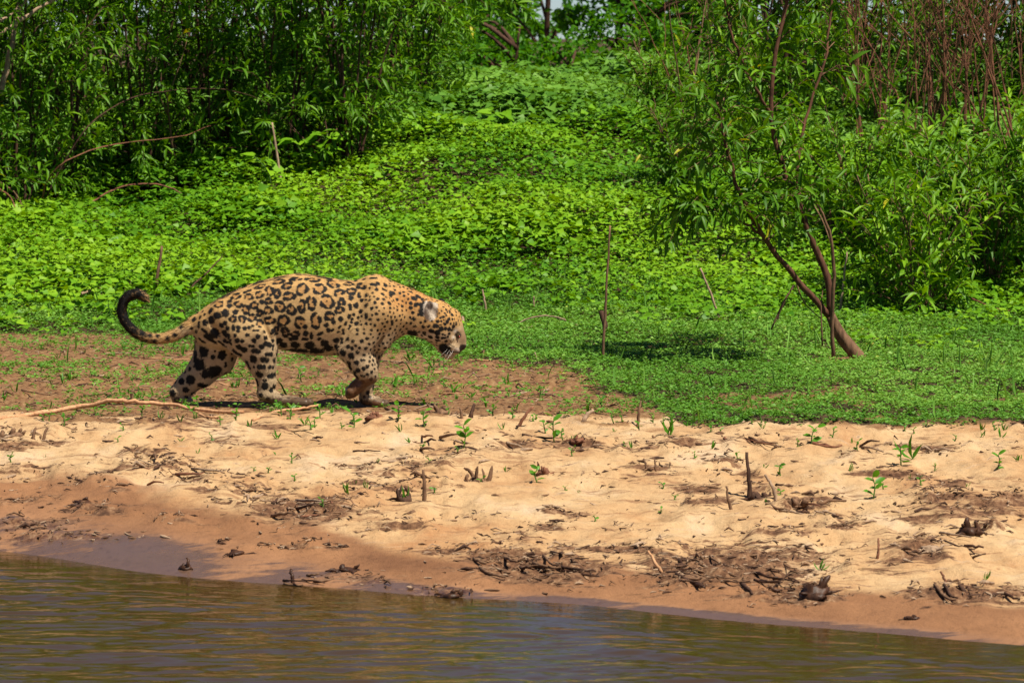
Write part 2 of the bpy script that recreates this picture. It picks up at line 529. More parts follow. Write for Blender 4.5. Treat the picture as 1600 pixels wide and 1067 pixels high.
# trunk: px, top, bottom, half width in m
TRUNK = np.array([(297, 503, 513, .012), (303, 496, 526, .05), (316, 482, 537, .085), (330, 471.5, 542, .108), (350, 460, 545, .130), (375, 448.5, 545, .142),
                  (405, 437.5, 543, .146), (433, 430.5, 543, .150), (460, 425.5, 548, .158), (480, 426.5, 553, .166), (500, 430, 553.5, .170), (520, 433, 553.5, .168),
                  (540, 435.5, 552, .160), (556, 436.5, 550, .150), (566, 433, 549, .140), (576, 428.5, 548, .134), (587, 426, 546, .130), (598, 428.5, 542, .124), (606, 433.5, 537, .118), (616, 438.5, 531, .112), (634, 445, 521, .097),
                  (652, 452.5, 524, .088), (668, 460, 530, .084), (682, 467, 532, .076), (694, 480, 525, .05), (700, 495, 510, .01)])


def build_jaguar():
    h = 0.0045
    lo = np.array([JX(178), -0.24, -0.012]); hi = np.array([JX(738), 0.24, JZ(418)])
    nx, ny, nz = np.ceil((hi - lo) / h).astype(int) + 1
    ax = (lo[0] + np.arange(nx) * h).astype(np.float32); ay = (lo[1] + np.arange(ny) * h).astype(np.float32); az = (lo[2] + np.arange(nz) * h).astype(np.float32)
    Fd = np.full((nx, ny, nz), 0.3, np.float32)

    def box(b0, b1):
        s = []
        for a_, c0, c1 in ((ax, b0[0], b1[0]), (ay, b0[1], b1[1]), (az, b0[2], b1[2])):
            i0 = max(0, int((c0 - a_[0]) / h)); i1 = min(len(a_), int((c1 - a_[0]) / h) + 2)
            s.append(slice(i0, max(i1, i0 + 1)))
        return tuple(s)

    def blend(sl, d, k, sub=False):
        a_ = Fd[sl]
        if sub:
            d = -d
            hh = np.clip(0.5 - 0.5 * (d - a_) / k, 0, 1) if False else np.clip(0.5 + 0.5 * (d - a_) / k, 0, 1)
            Fd[sl] = a_ * (1 - hh) + d * hh + k * hh * (1 - hh)
        else:
            hh = np.clip(0.5 + 0.5 * (d - a_) / k, 0, 1)
            Fd[sl] = d * (1 - hh) + a_ * hh - k * hh * (1 - hh)

    def cone(p1, r1, p2, r2, k=0.02, ys=1.0, sub=False):
        p1 = np.array(p1, float); p2 = np.array(p2, float)
        m_ = max(r1, r2) * max(1, ys) + 3 * k + 0.03
        sl = box(np.minimum(p1, p2) - m_, np.maximum(p1, p2) + m_)
        x = ax[sl[0]][:, None, None]; y = ay[sl[1]][None, :, None]; z = az[sl[2]][None, None, :]
        ba = p2 - p1
        ys_ = 1.0 / ys
        bb = ba * np.array([1, ys_, 1]); L2 = (bb ** 2).sum() + 1e-9
        dx = x - p1[0]; dy = (y - p1[1]) * ys_; dz = z - p1[2]
        t_ = np.clip((dx * bb[0] + dy * bb[1] + dz * bb[2]) / L2, 0, 1)
        d = np.sqrt((dx - t_ * bb[0]) ** 2 + (dy - t_ * bb[1]) ** 2 + (dz - t_ * bb[2]) ** 2) - (r1 + (r2 - r1) * t_)
        blend(sl, d.astype(np.float32), k, sub)

    def C2(a, b, Y1, Y2, r1, r2, k=0.022, g=635.0, ys=1.0, sub=False):
        cone((JX(a[0]), Y1, JZ(a[1], g)), r1 / JS, (JX(b[0]), Y2, JZ(b[1], g)), r2 / JS, k, ys, sub)

    def ell(c, r, rot=None, k=0.01, sub=False):
        c = np.array(c, float); m_ = max(r) + 3 * k + 0.02
        sl = box(c - m_, c + m_)
        P = np.stack(np.meshgrid(ax[sl[0]] - c[0], ay[sl[1]] - c[1], az[sl[2]] - c[2], indexing='ij'), -1)
        if rot is not None:
            P = P @ rot
        q = np.sqrt(((P / np.array(r)) ** 2).sum(-1)) + 1e-6
        g_ = np.sqrt(((P / np.array(r) ** 2) ** 2).sum(-1)) + 1e-6
        d = q * (q - 1) / g_
        blend(sl, d.astype(np.float32), k, sub)

    # trunk and neck from their own upper and lower outlines
    tx = JX(TRUNK[:, 0])
    sl = box((JX(292), -0.24, JZ(570)), (JX(704), 0.24, JZ(420)))
    xs = ax[sl[0]]
    kk = np.linspace(0, 1, 5)

    def smooth_interp(v):
        f = np.interp(xs, tx, v)
        ker = np.exp(-0.5 * (np.arange(-9, 10) * h / 0.009) ** 2); ker /= ker.sum()
        return np.convolve(np.pad(f, 9, mode='edge'), ker, 'valid')
    top, bot, hw = smooth_interp(JZ(TRUNK[:, 1])), smooth_interp(JZ(TRUNK[:, 2])), smooth_interp(TRUNK[:, 3])
    zc = (top * 0.52 + bot * 0.48)[:, None, None]
    z = az[sl[2]][None, None, :]; y = ay[sl[1]][None, :, None]
    hu = (top[:, None, None] - zc); hd = (zc - bot[:, None, None])
    hz = np.where(z > zc, hu, hd)
    w_ = hw[:, None, None]
    e = 2.15
    q = (np.abs(y / w_) ** e + np.abs((z - zc) / hz) ** e) ** (1 / e)
    Fd[sl] = np.minimum(Fd[sl], ((q - 1) * np.minimum(w_, hz)).astype(np.float32))

    # tail
    tp = curve(np.array([[a, b, 0] for a, b in TAIL], float), 40)
    tr = np.interp(np.linspace(0, 1, 40), np.linspace(0, 1, len(TAIL_R)), TAIL_R)
    for i in range(39):
        C2(tp[i], tp[i + 1], 0.0, 0.0, tr[i], tr[i + 1], k=0.012 if i < 6 else 0.004)

    # hind leg, near side
    N = -0.088; g = 638.0
    C2((350, 492), (382, 520), -.058, N, 21, 26, g=636, k=.022)
    C2((352, 490), (408, 521), -.058, N - .018, 22, 24, g=636, k=.022)
    C2((332, 508), (378, 540), -.05, N, 14, 15, g=636, k=.02)
    C2((378, 522), (412, 547), N, N - .006, 24, 22, g=g)
    C2((412, 538), (412, 568), N - .006, N, 22.5, 20, g=g)
    C2((380, 536), (404, 572), N, N, 15, 13, g=g)
    C2((412, 568), (418, 597), N, N, 20, 15, g=g, ys=.85)
    C2((418, 597), (416, 613), N, N, 15, 12.5, g=g, k=.012, ys=.85)
    C2((415, 614), (440, 626), N, N - .005, 12, 10.2, g=g, k=.014, ys=.95)
    C2((440, 626), (463, 628.0), N - .005, N - .008, 10.2, 9.8, g=g, k=.012, ys=1.35)
    for i, (dy, dxp) in enumerate(((-.040, -3), (-.014, 3), (.013, 3), (.038, -4))):
        C2((466 + dxp, 628), (482 + dxp, 628.5), N - .008 + dy * .85, N - .008 + dy, 7.4, 6.6, g=g, k=.006)
    # hind leg, far side, stretched back
    Fy = 0.078; g = 632.5
    C2((350, 496), (335, 530), .05, Fy, 22, 30, g=634, k=.022)
    C2((335, 530), (330, 551), Fy, Fy, 31, 28, g=g, k=.03)
    C2((352, 535), (343, 562), Fy, Fy, 24, 22, g=g)
    C2((330, 551), (311, 580), Fy, Fy, 27, 22, g=g)
    C2((340, 560), (314, 584), Fy, Fy, 22, 19, g=g)
    C2((311, 580), (289, 600), Fy, Fy, 21, 16.5, g=g, ys=.9)
    C2((289, 600), (277, 611), Fy, Fy, 16, 14, g=g, ys=.9)
    C2((276, 612), (277, 622), Fy, Fy, 13.5, 10.5, g=g, k=.012)
    C2((277, 622), (288, 623.5), Fy, Fy, 10, 8.8, g=g, k=.012, ys=1.3)
    for dy in (-.034, -.011, .012, .034):
        C2((285, 625), (293, 626), Fy + dy * .9, Fy + dy, 6.6, 6.0, g=g, k=.006)
    # fore leg, near side, lifted with the paw folded back
    N = -0.098; g = 636.0
    C2((586, 452), (592, 486), -.072, -.104, 14, 25, k=.03)                       # shoulder blade
    C2((587, 450), (590, 480), .070, .090, 14, 22, k=.03)
    C2((594, 482), (566, 530), -.104, N - .006, 27, 25, k=.035)
    C2((612, 490), (596, 528), -.075, -.075, 22, 18, k=.03)
    C2((560, 520), (548, 541), N, N, 23, 19, g=g, k=.025)
    C2((547, 541), (566, 565), N, N - .004, 19.5, 20, g=g)
    C2((562, 545), (573, 574), N - .004, N - .004, 20, 19, g=g)
    C2((568, 568), (577, 585), N - .004, N, 19, 14.5, g=g, k=.015)
    C2((578, 586), (558, 602), N, N + .004, 12.8, 10.2, g=g, k=.008)
    C2((560, 601), (551, 609), N + .004, N + .004, 10.5, 10.5, g=g, k=.012, ys=1.3)
    for dy in (-.034, -.011, .012, .033):
        C2((549, 609), (547, 614), N + .004 + dy * .85, N + .006 + dy * .8, 7.2, 6.4, g=g, k=.006)
    # fore leg, far side, carrying the weight
    g = 637.0
    C2((598, 488), (586, 535), .08, .06, 25, 19, k=.03)
    C2((586, 535), (577, 575), .06, .02, 18, 13, g=g)
    C2((577, 575), (573, 606), .02, .0, 13, 10.6, g=g)
    C2((573, 606), (571.5, 623), .0, .0, 10.6, 10, g=g, k=.012)
    C2((572, 624), (588, 627.5), .0, .0, 10, 8.2, g=g, k=.012, ys=1.3)
    for dy, dxp in ((-.036, -3), (-.012, 2), (.012, 2), (.036, -3)):
        C2((588 + dxp, 629.5), (601 + dxp, 631), dy * .85, dy, 6.4, 5.4, g=g, k=.006)
    # head
    C2((686, 493), (693, 501), -.012, -.014, 25, 25.5, k=.03, ys=.98)
    C2((682, 509), (690, 517), -.030, -.032, 21, 19, k=.025)
    C2((682, 509), (690, 517), .026, .028, 21, 18, k=.025)
    C2((697, 507), (711, 537), .0, .0, 21.5, 15, k=.018, ys=.92)
    C2((709, 492), (720, 528), .0, .0, 11.5, 9, k=.015, ys=1.25)
    C2((719, 526), (722, 538), .0, .0, 9.2, 7.6, k=.010, ys=1.15)
    C2((706, 540), (713, 544), -.028, -.022, 10.5, 7.5, k=.012)                 # whisker pads
    C2((706, 540), (713, 544), .028, .022, 10.5, 7.5, k=.012)
    C2((685, 523), (701, 549.5), .0, .0, 16, 10, k=.012, ys=1.15)                # lower jaw
    C2((701, 548), (704, 552), .0, .0, 8.5, 8, k=.008, ys=1.2)
    C2((706, 503), (716, 514), -.036, -.032, 6.0, 4.5, k=.014)                   # brow
    C2((706, 503), (716, 514), .036, .032, 6.0, 4.5, k=.014)
    C2((696, 520), (704, 527), -.058, -.050, 7, 6, k=.014)                      # cheek bone
    C2((696, 520), (704, 527), .058, .050, 7, 6, k=.014)
    C2((725, 549.5), (686, 541), -.045, -.075, 2.4, 2.4, k=.006, sub=True)           # mouth line
    ell((JX(717.5), -.058, JZ(521)), (.014, .012, .010), k=.006, sub=True)        # eye sockets
    ell((JX(717.5), .058, JZ(521)), (.014, .012, .010), k=.006, sub=True)
    # ears: cupped rounded shells
    for sgn, cx, cy, yy in ((-1, 673.5, 480.5, -.074), (1, 690, 478, .066)):
        fwd = np.array([.70, .70 * sgn, -.05]); fwd /= np.linalg.norm(fwd)     # where the cup opens
        upv = np.array([.10, .25 * sgn, 1.0]); upv -= fwd * upv.dot(fwd); upv /= np.linalg.norm(upv)
        sd = np.cross(upv, fwd)
        R = np.stack([sd, fwd, upv], 1)
        c = np.array([JX(cx), yy, JZ(cy)])
        ell(c - upv * .012, (.031, .021, .057), R, k=.012)
        ell(c + fwd * .029 - upv * .004, (.021, .022, .041), R, k=.010, sub=True)

    # skin folds: flank to knee, behind the shoulder, along the lower ribs
    C2((404, 478), (436, 545), -.160, -.150, 3.0, 4.0, k=.020, sub=True)
    C2((566, 462), (534, 540), -.176, -.176, 3.0, 4.0, k=.020, sub=True)
    C2((455, 520), (525, 528), -.180, -.184, 3.0, 3.0, k=.020, sub=True)
    C2((330, 500), (372, 548), -.118, -.122, 3.0, 3.0, k=.014, sub=True)
    C2((610, 500), (585, 548), -.128, -.134, 3.0, 3.0, k=.014, sub=True)
    # ---- surface nets
    S = Fd < 0
    cs = np.zeros((nx - 1, ny - 1, nz - 1), np.uint8)
    for a_ in (0, 1):
        for b_ in (0, 1):
            for c_ in (0, 1):
                cs += S[a_:nx - 1 + a_, b_:ny - 1 + b_, c_:nz - 1 + c_]
    I, J, K = np.nonzero((cs > 0) & (cs < 8))
    ids = np.full(cs.shape, -1, np.int32); ids[I, J, K] = np.arange(len(I))
    acc = np.zeros((len(I), 3)); cnt = np.zeros(len(I))
    cor = [(a_, b_, c_) for a_ in (0, 1) for b_ in (0, 1) for c_ in (0, 1)]
    val = {c_: Fd[I + c_[0], J + c_[1], K + c_[2]] for c_ in cor}
    for c0 in cor:
        for axis in range(3):
            if c0[axis] == 0:
                c1 = tuple(1 if i == axis else c0[i] for i in range(3))
                a_, b_ = val[c0], val[c1]
                m_ = (a_ < 0) != (b_ < 0)
                tt = np.where(m_, a_ / (a_ - b_ + 1e-12), 0)
                off = np.array(c0, float)[None] + np.eye(3)[axis][None] * tt[:, None]
                acc[m_] += off[m_]; cnt[m_] += 1
    V = (np.stack([I, J, K], 1) + acc / cnt[:, None]) * h + lo
    quads = []
    for axis in range(3):
        sh = [slice(None)] * 3; sh1 = [slice(None)] * 3
        sh[axis] = slice(0, -1); sh1[axis] = slice(1, None)
        ch = S[tuple(sh)] != S[tuple(sh1)]
        i, j, k = np.nonzero(ch)
        b_, c_ = [(1, 2), (2, 0), (0, 1)][axis]
        E = np.stack([i, j, k], 1)
        ok = (E[:, b_] > 0) & (E[:, c_] > 0) & (E[:, b_] < cs.shape[b_]) & (E[:, c_] < cs.shape[c_])
        E = E[ok]
        eb = np.eye(3, dtype=int)[b_]; ec = np.eye(3, dtype=int)[c_]
        q = [ids[tuple((E - o_).T)] for o_ in (eb + ec, ec, 0 * eb, eb)]
        q = np.stack(q, 1)
        flip = ~S[E[:, 0], E[:, 1], E[:, 2]]
        q[flip] = q[flip][:, ::-1]
        quads.append(q)
    Q = np.concatenate(quads); Q = Q[(Q >= 0).all(1)]
    # light Laplacian smoothing
    for it in range(3):
        s = np.zeros_like(V); c_ = np.zeros(len(V))
        for a_, b_ in ((0, 1), (1, 2), (2, 3), (3, 0)):
            np.add.at(s, Q[:, a_], V[Q[:, b_]]); np.add.at(s, Q[:, b_], V[Q[:, a_]])
            np.add.at(c_, Q[:, a_], 1); np.add.at(c_, Q[:, b_], 1)
        V = V + (0.5 if it % 2 == 0 else -0.0) * (s / np.maximum(c_, 1)[:, None] - V)
    fn = np.cross(V[Q[:, 2]] - V[Q[:, 0]], V[Q[:, 3]] - V[Q[:, 1]])
    Nn = np.zeros_like(V)
    for a_ in range(4):
        np.add.at(Nn, Q[:, a_], fn)
    Nn /= np.linalg.norm(Nn, axis=1)[:, None] + 1e-12
    return V, Q, Nn, tp, tr


def coat_blobs(V, Nn):
    """centres and radii (in px) of the black marks, laid on the skin"""
    U = 520 + V[:, 0] * JS; W = 635 - V[:, 2] * JS
    near = np.full((600, 260), 9.0); far = np.full((600, 260), -9.0)
    iu = np.clip((U - 170).astype(int), 0, 599); iw = np.clip((W - 400).astype(int), 0, 259)
    np.minimum.at(near, (iu, iw), V[:, 1]); np.maximum.at(far, (iu, iw), V[:, 1])
    B = []

    def add(px, py, r, side=0):
        i, j = int(np.clip(px - 170, 2, 597)), int(np.clip(py - 400, 2, 257))
        for sd in ((0, 1) if side == 0 else (side,)):
            if sd == 0 or side == -1:
                y_ = near[i - 1:i + 2, j - 1:j + 2].min()
                if y_ < 5:
                    B.append((JX(px), y_, JZ(py), r / JS))
            else:
                y_ = far[i - 1:i + 2, j - 1:j + 2].max()
                if y_ > -5:
                    B.append((JX(px), y_, JZ(py), r / JS))
    R_ = np.random.default_rng(5)

    def solid(cx, cy, rx, ry=None, rot=0.0, side=0):
        ry = rx if ry is None else ry
        if rx > 1.6 * ry or ry > 1.6 * rx:
            big, small, a_ = (rx, ry, math.radians(rot)) if rx > ry else (ry, rx, math.radians(rot + 90))
            n_ = max(2, int((big - small) * 2 / (small * 0.8)) + 1)
            for s_ in np.linspace(-(big - small), big - small, n_):
                add(cx + s_ * math.cos(a_), cy + s_ * math.sin(a_), small * R_.uniform(.88, 1.08), side)
        else:
            add(cx, cy, (rx + ry) / 2, side)

    def ring(cx, cy, rx, ry, rot=0.0, gap=None, th=2.1, side=0):
        a_ = math.radians(rot)
        rx -= th * .8; ry -= th * .8
        n_ = int(2 * math.pi * math.sqrt((rx * rx + ry * ry) / 2) / (th * 1.0)) + 3
        g0 = [R_.uniform(0, 6.28) for _ in range(R_.integers(2, 5))] if gap is None else [math.radians(q_) for q_ in gap]
        gw = [R_.uniform(.14, .34) for _ in g0]
        ph = R_.uniform(0, 6)
        for i in range(n_):
            q_ = 6.2832 * i / n_
            if any(abs((q_ - gg + math.pi) % (2 * math.pi) - math.pi) < w2 for gg, w2 in zip(g0, gw)):
                continue
            wv_ = 1 + .12 * math.sin(2 * q_ + ph * 2) + .07 * math.sin(5 * q_ + ph)
            x_ = rx * wv_ * math.cos(q_); y_ = ry * wv_ * math.sin(q_)
            add(cx + x_ * math.cos(a_) - y_ * math.sin(a_), cy + x_ * math.sin(a_) + y_ * math.cos(a_), th * (1 + .34 * math.sin(3 * q_ + ph)) * R_.uniform(.85, 1.1), side)

    fills = []
    dots = []
    z = 7.62
    for c_ in [(60, 120, 78, 36, -15), (260, 90, 80, 28, 0), (465, 100, 88, 32, 5), (700, 150, 90, 44, 25), (890, 150, 62, 30, 0), (160, 170, 62, 48, -15, (110,)),
               (340, 210, 70, 78, 0, (70,)), (545, 205, 82, 66, -20, (235,)), (780, 250, 60, 48, -10), (920, 235, 64, 46, 20), (40, 260, 50, 55, 0), (185, 290, 74, 56, 0, (170,)),
               (455, 370, 60, 86, 0, (180, 270)), (640, 355, 82, 92, 0, (200, 60)), (80, 415, 72, 66, 0), (215, 450, 56, 70, 0), (340, 410, 52, 80, 10), (810, 360, 50, 44, -20, (110,)),
               (120, 580, 72, 72, 0, (270, 90)), (325, 610, 72, 82, 0), (505, 580, 68, 92, 0), (1030, 175, 58, 42, 10), (30, 700, 40, 52, 0), (140, 720, 50, 64, 0, (0,)),
               (255, 745, 58, 44, 0), (670, 525, 62, 58, 0), (785, 452, 55, 48, 0), (1400, 265, 34, 34, 0)]:
        ring(430 + c_[0] / z, 420 + c_[1] / z, c_[2] / z, c_[3] / z, c_[4], c_[5] if len(c_) > 5 else None, th=2.3)
        fills.append((430 + c_[0] / z, 420 + c_[1] / z, c_[2] / z, c_[3] / z))
        if R_.random() < .4:
            add(430 + c_[0] / z + R_.normal(0, 1.2), 420 + c_[1] / z + R_.normal(0, 1.2), 1.3)
    for c_ in [(800, 560, 30), (910, 420, 22, 42), (980, 400, 32), (1035, 465, 28), (920, 315, 36, 24, -35), (1015, 280, 22, 36), (1100, 275, 28), (1045, 340, 22), (1140, 335, 20),
               (1100, 390, 26), (1190, 155, 50, 20, 15), (1240, 140, 28), (1325, 165, 28), (1180, 80, 55, 20, -5), (385, 735, 28, 40), (450, 760, 20, 45), (65, 825, 50, 32),
               (235, 800, 60, 25, -8), (375, 805, 45, 22), (560, 735, 42, 18, -25), (545, 800, 28, 18), (630, 630, 28), (655, 690, 32, 20, -30), (715, 600, 20, 30), (110, 885, 55, 45),
               (255, 880, 62, 45), (430, 885, 72, 45), (490, 960, 70, 55), (600, 850, 45, 45), (650, 920, 45, 60), (560, 960, 40), (300, 955, 110, 40), (120, 965, 110, 40), (700, 690, 25, 15, -30),
               (790, 655, 26, 14, -40), (830, 690, 16), (770, 715, 22, 12, -30), (900, 530, 18, 34, 15), (950, 510, 18), (930, 580, 16, 34, 20), (860, 610, 14, 28, 20), (900, 660, 18, 30, 20),
               (985, 610, 22, 32), (1000, 680, 20), (830, 730, 18), (740, 820, 28, 38, 20), (810, 795, 20), (810, 840, 22, 16), (880, 795, 22, 26), (945, 820, 20), (1050, 820, 20), (885, 885, 28, 22),
               (750, 905, 26, 34), (820, 960, 34, 44), (920, 995, 40, 26), (1100, 520, 22, 40), (1150, 560, 26, 14), (1410, 605, 16, 36), (1300, 260, 30, 20), (1240, 315, 16, 24),
               (1310, 320, 20), (1205, 360, 24, 16), (1165, 430, 18, 24), (1380, 370, 20, 26), (1195, 290, 16), (1225, 210, 22), (1300, 210, 18), (1335, 225, 18)]:
        solid(430 + c_[0] / z, 420 + c_[1] / z, c_[2] / z, (c_[3] if len(c_) > 3 else c_[2]) / z, c_[4] if len(c_) > 4 else 0)
    for c_ in [(900, 180, 80, 28, -20), (615, 295, 70, 38, -15), (770, 300, 54, 46, 0), (895, 275, 54, 50, 0), (1020, 230, 50, 62, 0), (1110, 260, 48, 54, 0), (415, 390, 58, 48, -20),
               (650, 390, 50, 44, 0), (840, 400, 54, 52, 0), (740, 450, 52, 62, 0), (1010, 350, 48, 46, 0), (590, 560, 50, 42, 0), (700, 560, 50, 46, 0), (815, 545, 48, 54, 0),
               (1005, 460, 54, 54, 0), (905, 490, 44, 44, 0), (1020, 580, 68, 52, 0), (910, 610, 44, 52, 0)]:
        ring(290 + c_[0] / z, 420 + c_[1] / z, c_[2] / z, c_[3] / z, c_[4], None, th=2.05)
        fills.append((290 + c_[0] / z, 420 + c_[1] / z, c_[2] / z, c_[3] / z))
    for c_ in [(750, 235, 55, 22, -20), (490, 300, 60, 16, -25), (540, 355, 36, 24), (545, 405, 40, 26), (930, 360, 30), (310, 465, 42, 40), (400, 520, 42, 50), (495, 490, 46, 48), (620, 480, 40, 26),
               (235, 515, 20), (180, 550, 20, 28), (105, 580, 36, 28, -35), (290, 390, 38, 18, -30), (205, 445, 36, 22, -30), (250, 605, 35, 40), (325, 580, 46, 40, 30), (450, 640, 28, 32),
               (495, 610, 28), (525, 675, 28), (595, 660, 26, 42), (655, 680, 26, 45), (730, 670, 22, 30), (785, 660, 22), (370, 735, 52, 60), (490, 740, 48, 40), (540, 770, 30), (615, 757, 28, 18),
               (640, 815, 38, 30), (700, 820, 25), (765, 745, 32, 18), (840, 815, 35, 22, 15), (890, 765, 34, 22, 20), (980, 780, 30, 20), (865, 690, 42, 14), (825, 635, 22, 14), (970, 705, 20),
               (545, 805, 28), (270, 740, 95, 22, 40), (310, 820, 95, 25, 35), (520, 840, 62, 25, 25), (690, 910, 72, 40, 25), (450, 870, 72, 20, 40), (630, 970, 68, 25, 35), (810, 880, 38, 22),
               (860, 940, 60, 28, 10), (930, 890, 34, 28), (1010, 860, 60, 32, 15), (1065, 900, 20, 36), (1045, 735, 16), (1060, 820, 20), (210, 965, 72, 55), (440, 1000, 45, 50), (355, 965, 15),
               (330, 1030, 25), (110, 830, 30, 50), (200, 840, 60, 24, 30), (170, 640, 22, 40)]:
        solid(290 + c_[0] / z, 420 + c_[1] / z, c_[2] / z, (c_[3] if len(c_) > 3 else c_[2]) / z, c_[4] if len(c_) > 4 else 0)
    z = 6.667
    for c_ in [(120, 240, 50, 32), (245, 248, 45, 28, 10), (345, 255, 25), (210, 320, 50, 25), (315, 328, 38, 22), (125, 325, 15), (180, 400, 45, 30), (320, 415, 55, 25, -10), (60, 310, 22, 55, -25),
               (240, 525, 40, 35), (345, 530, 25), (150, 490, 22, 45, -15), (305, 570, 22), (290, 190, 46, 22), (155, 155, 52, 25), (240, 465, 24, 12), (270, 660, 26, 20), (190, 620, 24), (400, 655, 16), (330, 665, 12),
               (985, 125, 25, 38), (1050, 180, 30, 36), (1140, 205, 35, 25), (1040, 280, 28), (1110, 285, 32, 22), (1195, 275, 28, 20), (1260, 248, 25, 14), (1205, 355, 32, 20), (1270, 335, 25, 18),
               (1310, 395, 18), (1345, 450, 20), (1390, 430, 16), (1355, 375, 18), (1120, 335, 26), (1170, 380, 20), (1260, 415, 30, 15), (1310, 315, 18), (1205, 165, 22, 15), (1275, 195, 16),
               (1150, 125, 18), (1230, 120, 14), (1105, 105, 20), (990, 190, 22), (1180, 430, 34, 34), (1300, 610, 20), (1325, 650, 15), (1265, 650, 16), (1285, 710, 20), (1240, 610, 14), (1230, 690, 16), (1330, 260, 14)]:
        solid(380 + c_[0] / z, 520 + c_[1] / z, c_[2] / z, (c_[3] if len(c_) > 3 else c_[2]) / z, c_[4] if len(c_) > 4 else 0)
    # far hind leg, seen in its own shade
    z = 4.103
    for c_ in [(620, 690, 45, 30, 40), (715, 740, 40, 48), (660, 750, 28), (640, 830, 34, 20, 20), (560, 790, 30), (530, 855, 20), (500, 800, 22), (770, 630, 24, 30), (710, 640, 14), (790, 690, 10, 18), (440, 880, 24), (470, 920, 20),
               (590, 640, 18, 40), (580, 560, 22, 60)]:
        solid(160 + c_[0] / z, 400 + c_[1] / z, c_[2] / z, (c_[3] if len(c_) > 3 else c_[2]) / z, c_[4] if len(c_) > 4 else 0, side=-1)
    # head: z = 8.89 of [640,450]
    z = 8.89
    for c_ in [(400, 430, 18), (450, 430, 12), (500, 465, 18), (535, 435, 18, 22), (375, 495, 38, 22), (315, 565, 36, 22, 15), (450, 535, 32, 24), (510, 530, 20), (400, 590, 34, 22, 20), (215, 605, 28, 22, -20),
               (395, 655, 24), (295, 660, 34, 22), (485, 665, 34, 14), (480, 365, 14, 20), (520, 345, 14), (560, 400, 14, 18), (605, 400, 14), (570, 300, 12, 24), (605, 340, 18, 22), (640, 390, 10, 22), (660, 470, 12, 26),
               (630, 465, 12), (625, 510, 22), (580, 465, 10, 14), (560, 545, 24), (600, 560, 26, 14), (565, 605, 20, 14), (545, 645, 14), (505, 625, 12), (470, 610, 12), (520, 720, 24, 18), (575, 720, 10), (470, 735, 10),
               (275, 500, 22, 12, -30), (440, 475, 20, 8), (485, 410, 10), (690, 430, 10, 24), (710, 480, 8, 22), (540, 300, 10, 18), (520, 270, 16, 10), (510, 205, 24, 10, 15), (480, 230, 18, 10), (500, 320, 12), (440, 380, 16, 10, -30),
               (480, 820, 50, 60), (450, 810, 32), (520, 860, 44, 40), (555, 815, 22), (50, 615, 66, 46, 10), (275, 735, 55, 14, 0), (380, 740, 12), (385, 775, 12), (420, 705, 24, 12), (380, 705, 20),
               (65, 110, 24), (100, 128, 18), (135, 90, 40, 24, 20), (195, 125, 22), (240, 128, 22, 12, -15), (205, 165, 14), (30, 180, 24, 16), (95, 205, 22), (125, 195, 16), (165, 200, 22), (30, 240, 24, 16), (60, 310, 20, 14),
               (70, 400, 20), (20, 375, 14), (85, 505, 26, 14, -20), (165, 450, 14), (20, 20, 40, 12, 15), (130, 30, 50, 10, 15), (240, 75, 40, 12, 15), (180, 320, 12, 24), (130, 340, 10, 18),
               (195, 265, 36, 92, 14), (215, 200, 26, 46, 30), (640, 560, 18, 10, 20), (660, 610, 14, 36, 25), (620, 690, 8, 22, 30), (690, 600, 16, 10, 40), (600, 775, 50, 4, 30), (640, 840, 30, 3, 25)]:
        solid(640 + c_[0] / z, 450 + c_[1] / z, c_[2] / z, (c_[3] if len(c_) > 3 else c_[2]) / z, c_[4] if len(c_) > 4 else 0)
    B = np.array(B); B[:, 3] *= np.where(520 + B[:, 0] * JS > 640, 1.3, np.where(520 + B[:, 0] * JS < 425, 1.0, 1.04))
    # smaller marks where none were copied: shoulder, neck, inner legs, far side
    order = R_.permutation(len(V))[:26000]
    pts = V[order]; nn = Nn[order]
    u = 520 + pts[:, 0] * JS; w = 635 - pts[:, 2] * JS
    shoulder = (u > 555) & (u < 640) & (w > 440) & (w < 575)
    rad = np.where(shoulder, R_.uniform(1.4, 2.7, len(u)), R_.uniform(2.2, 3.4, len(u)))
    gapd = np.where(shoulder, 2.3, 5.0)
    headm = u > 640
    rad = np.where(headm, np.where(u < 672, R_.uniform(1.9, 3.3, len(u)), R_.uniform(1.2, 2.0, len(u))), rad); gapd = np.where(headm, 2.0, gapd)
    tailm = (u < 296) & (w < 545)
    rad = np.where(tailm, R_.uniform(3, 4.2, len(u)), rad); gapd = np.where(tailm, 3.2, gapd)
    flank = (u > 325) & (u < 556) & (w < 548) & (nn[:, 1] < 0.25)
    ok = ~flank & ~((u > 700) & (w > 500))
    grid = {}
    cell = 0.06
    lst = [tuple(b) for b in B]
    for b in lst:
        grid.setdefault((int(b[0] // cell), int(b[1] // cell), int(b[2] // cell)), []).append(b)
    for i in np.nonzero(ok)[0]:
        p_ = pts[i]; r_ = rad[i] / JS; g_ = gapd[i] / JS
        c_ = tuple(int(v_ // cell) for v_ in p_)
        bad = False
        for a_ in (-1, 0, 1):
            for b_ in (-1, 0, 1):
                for d_ in (-1, 0, 1):
                    for q_ in grid.get((c_[0] + a_, c_[1] + b_, c_[2] + d_), ()):
                        if (q_[0] - p_[0]) ** 2 + (q_[1] - p_[1]) ** 2 + (q_[2] - p_[2]) ** 2 < (q_[3] + r_ + g_) ** 2:
                            bad = True; break
                    if bad: break
                if bad: break
            if bad: break
        if not bad:
            t_ = (p_[0], p_[1], p_[2], r_); lst.append(t_); grid.setdefault(c_, []).append(t_)
    return np.array(lst), fills


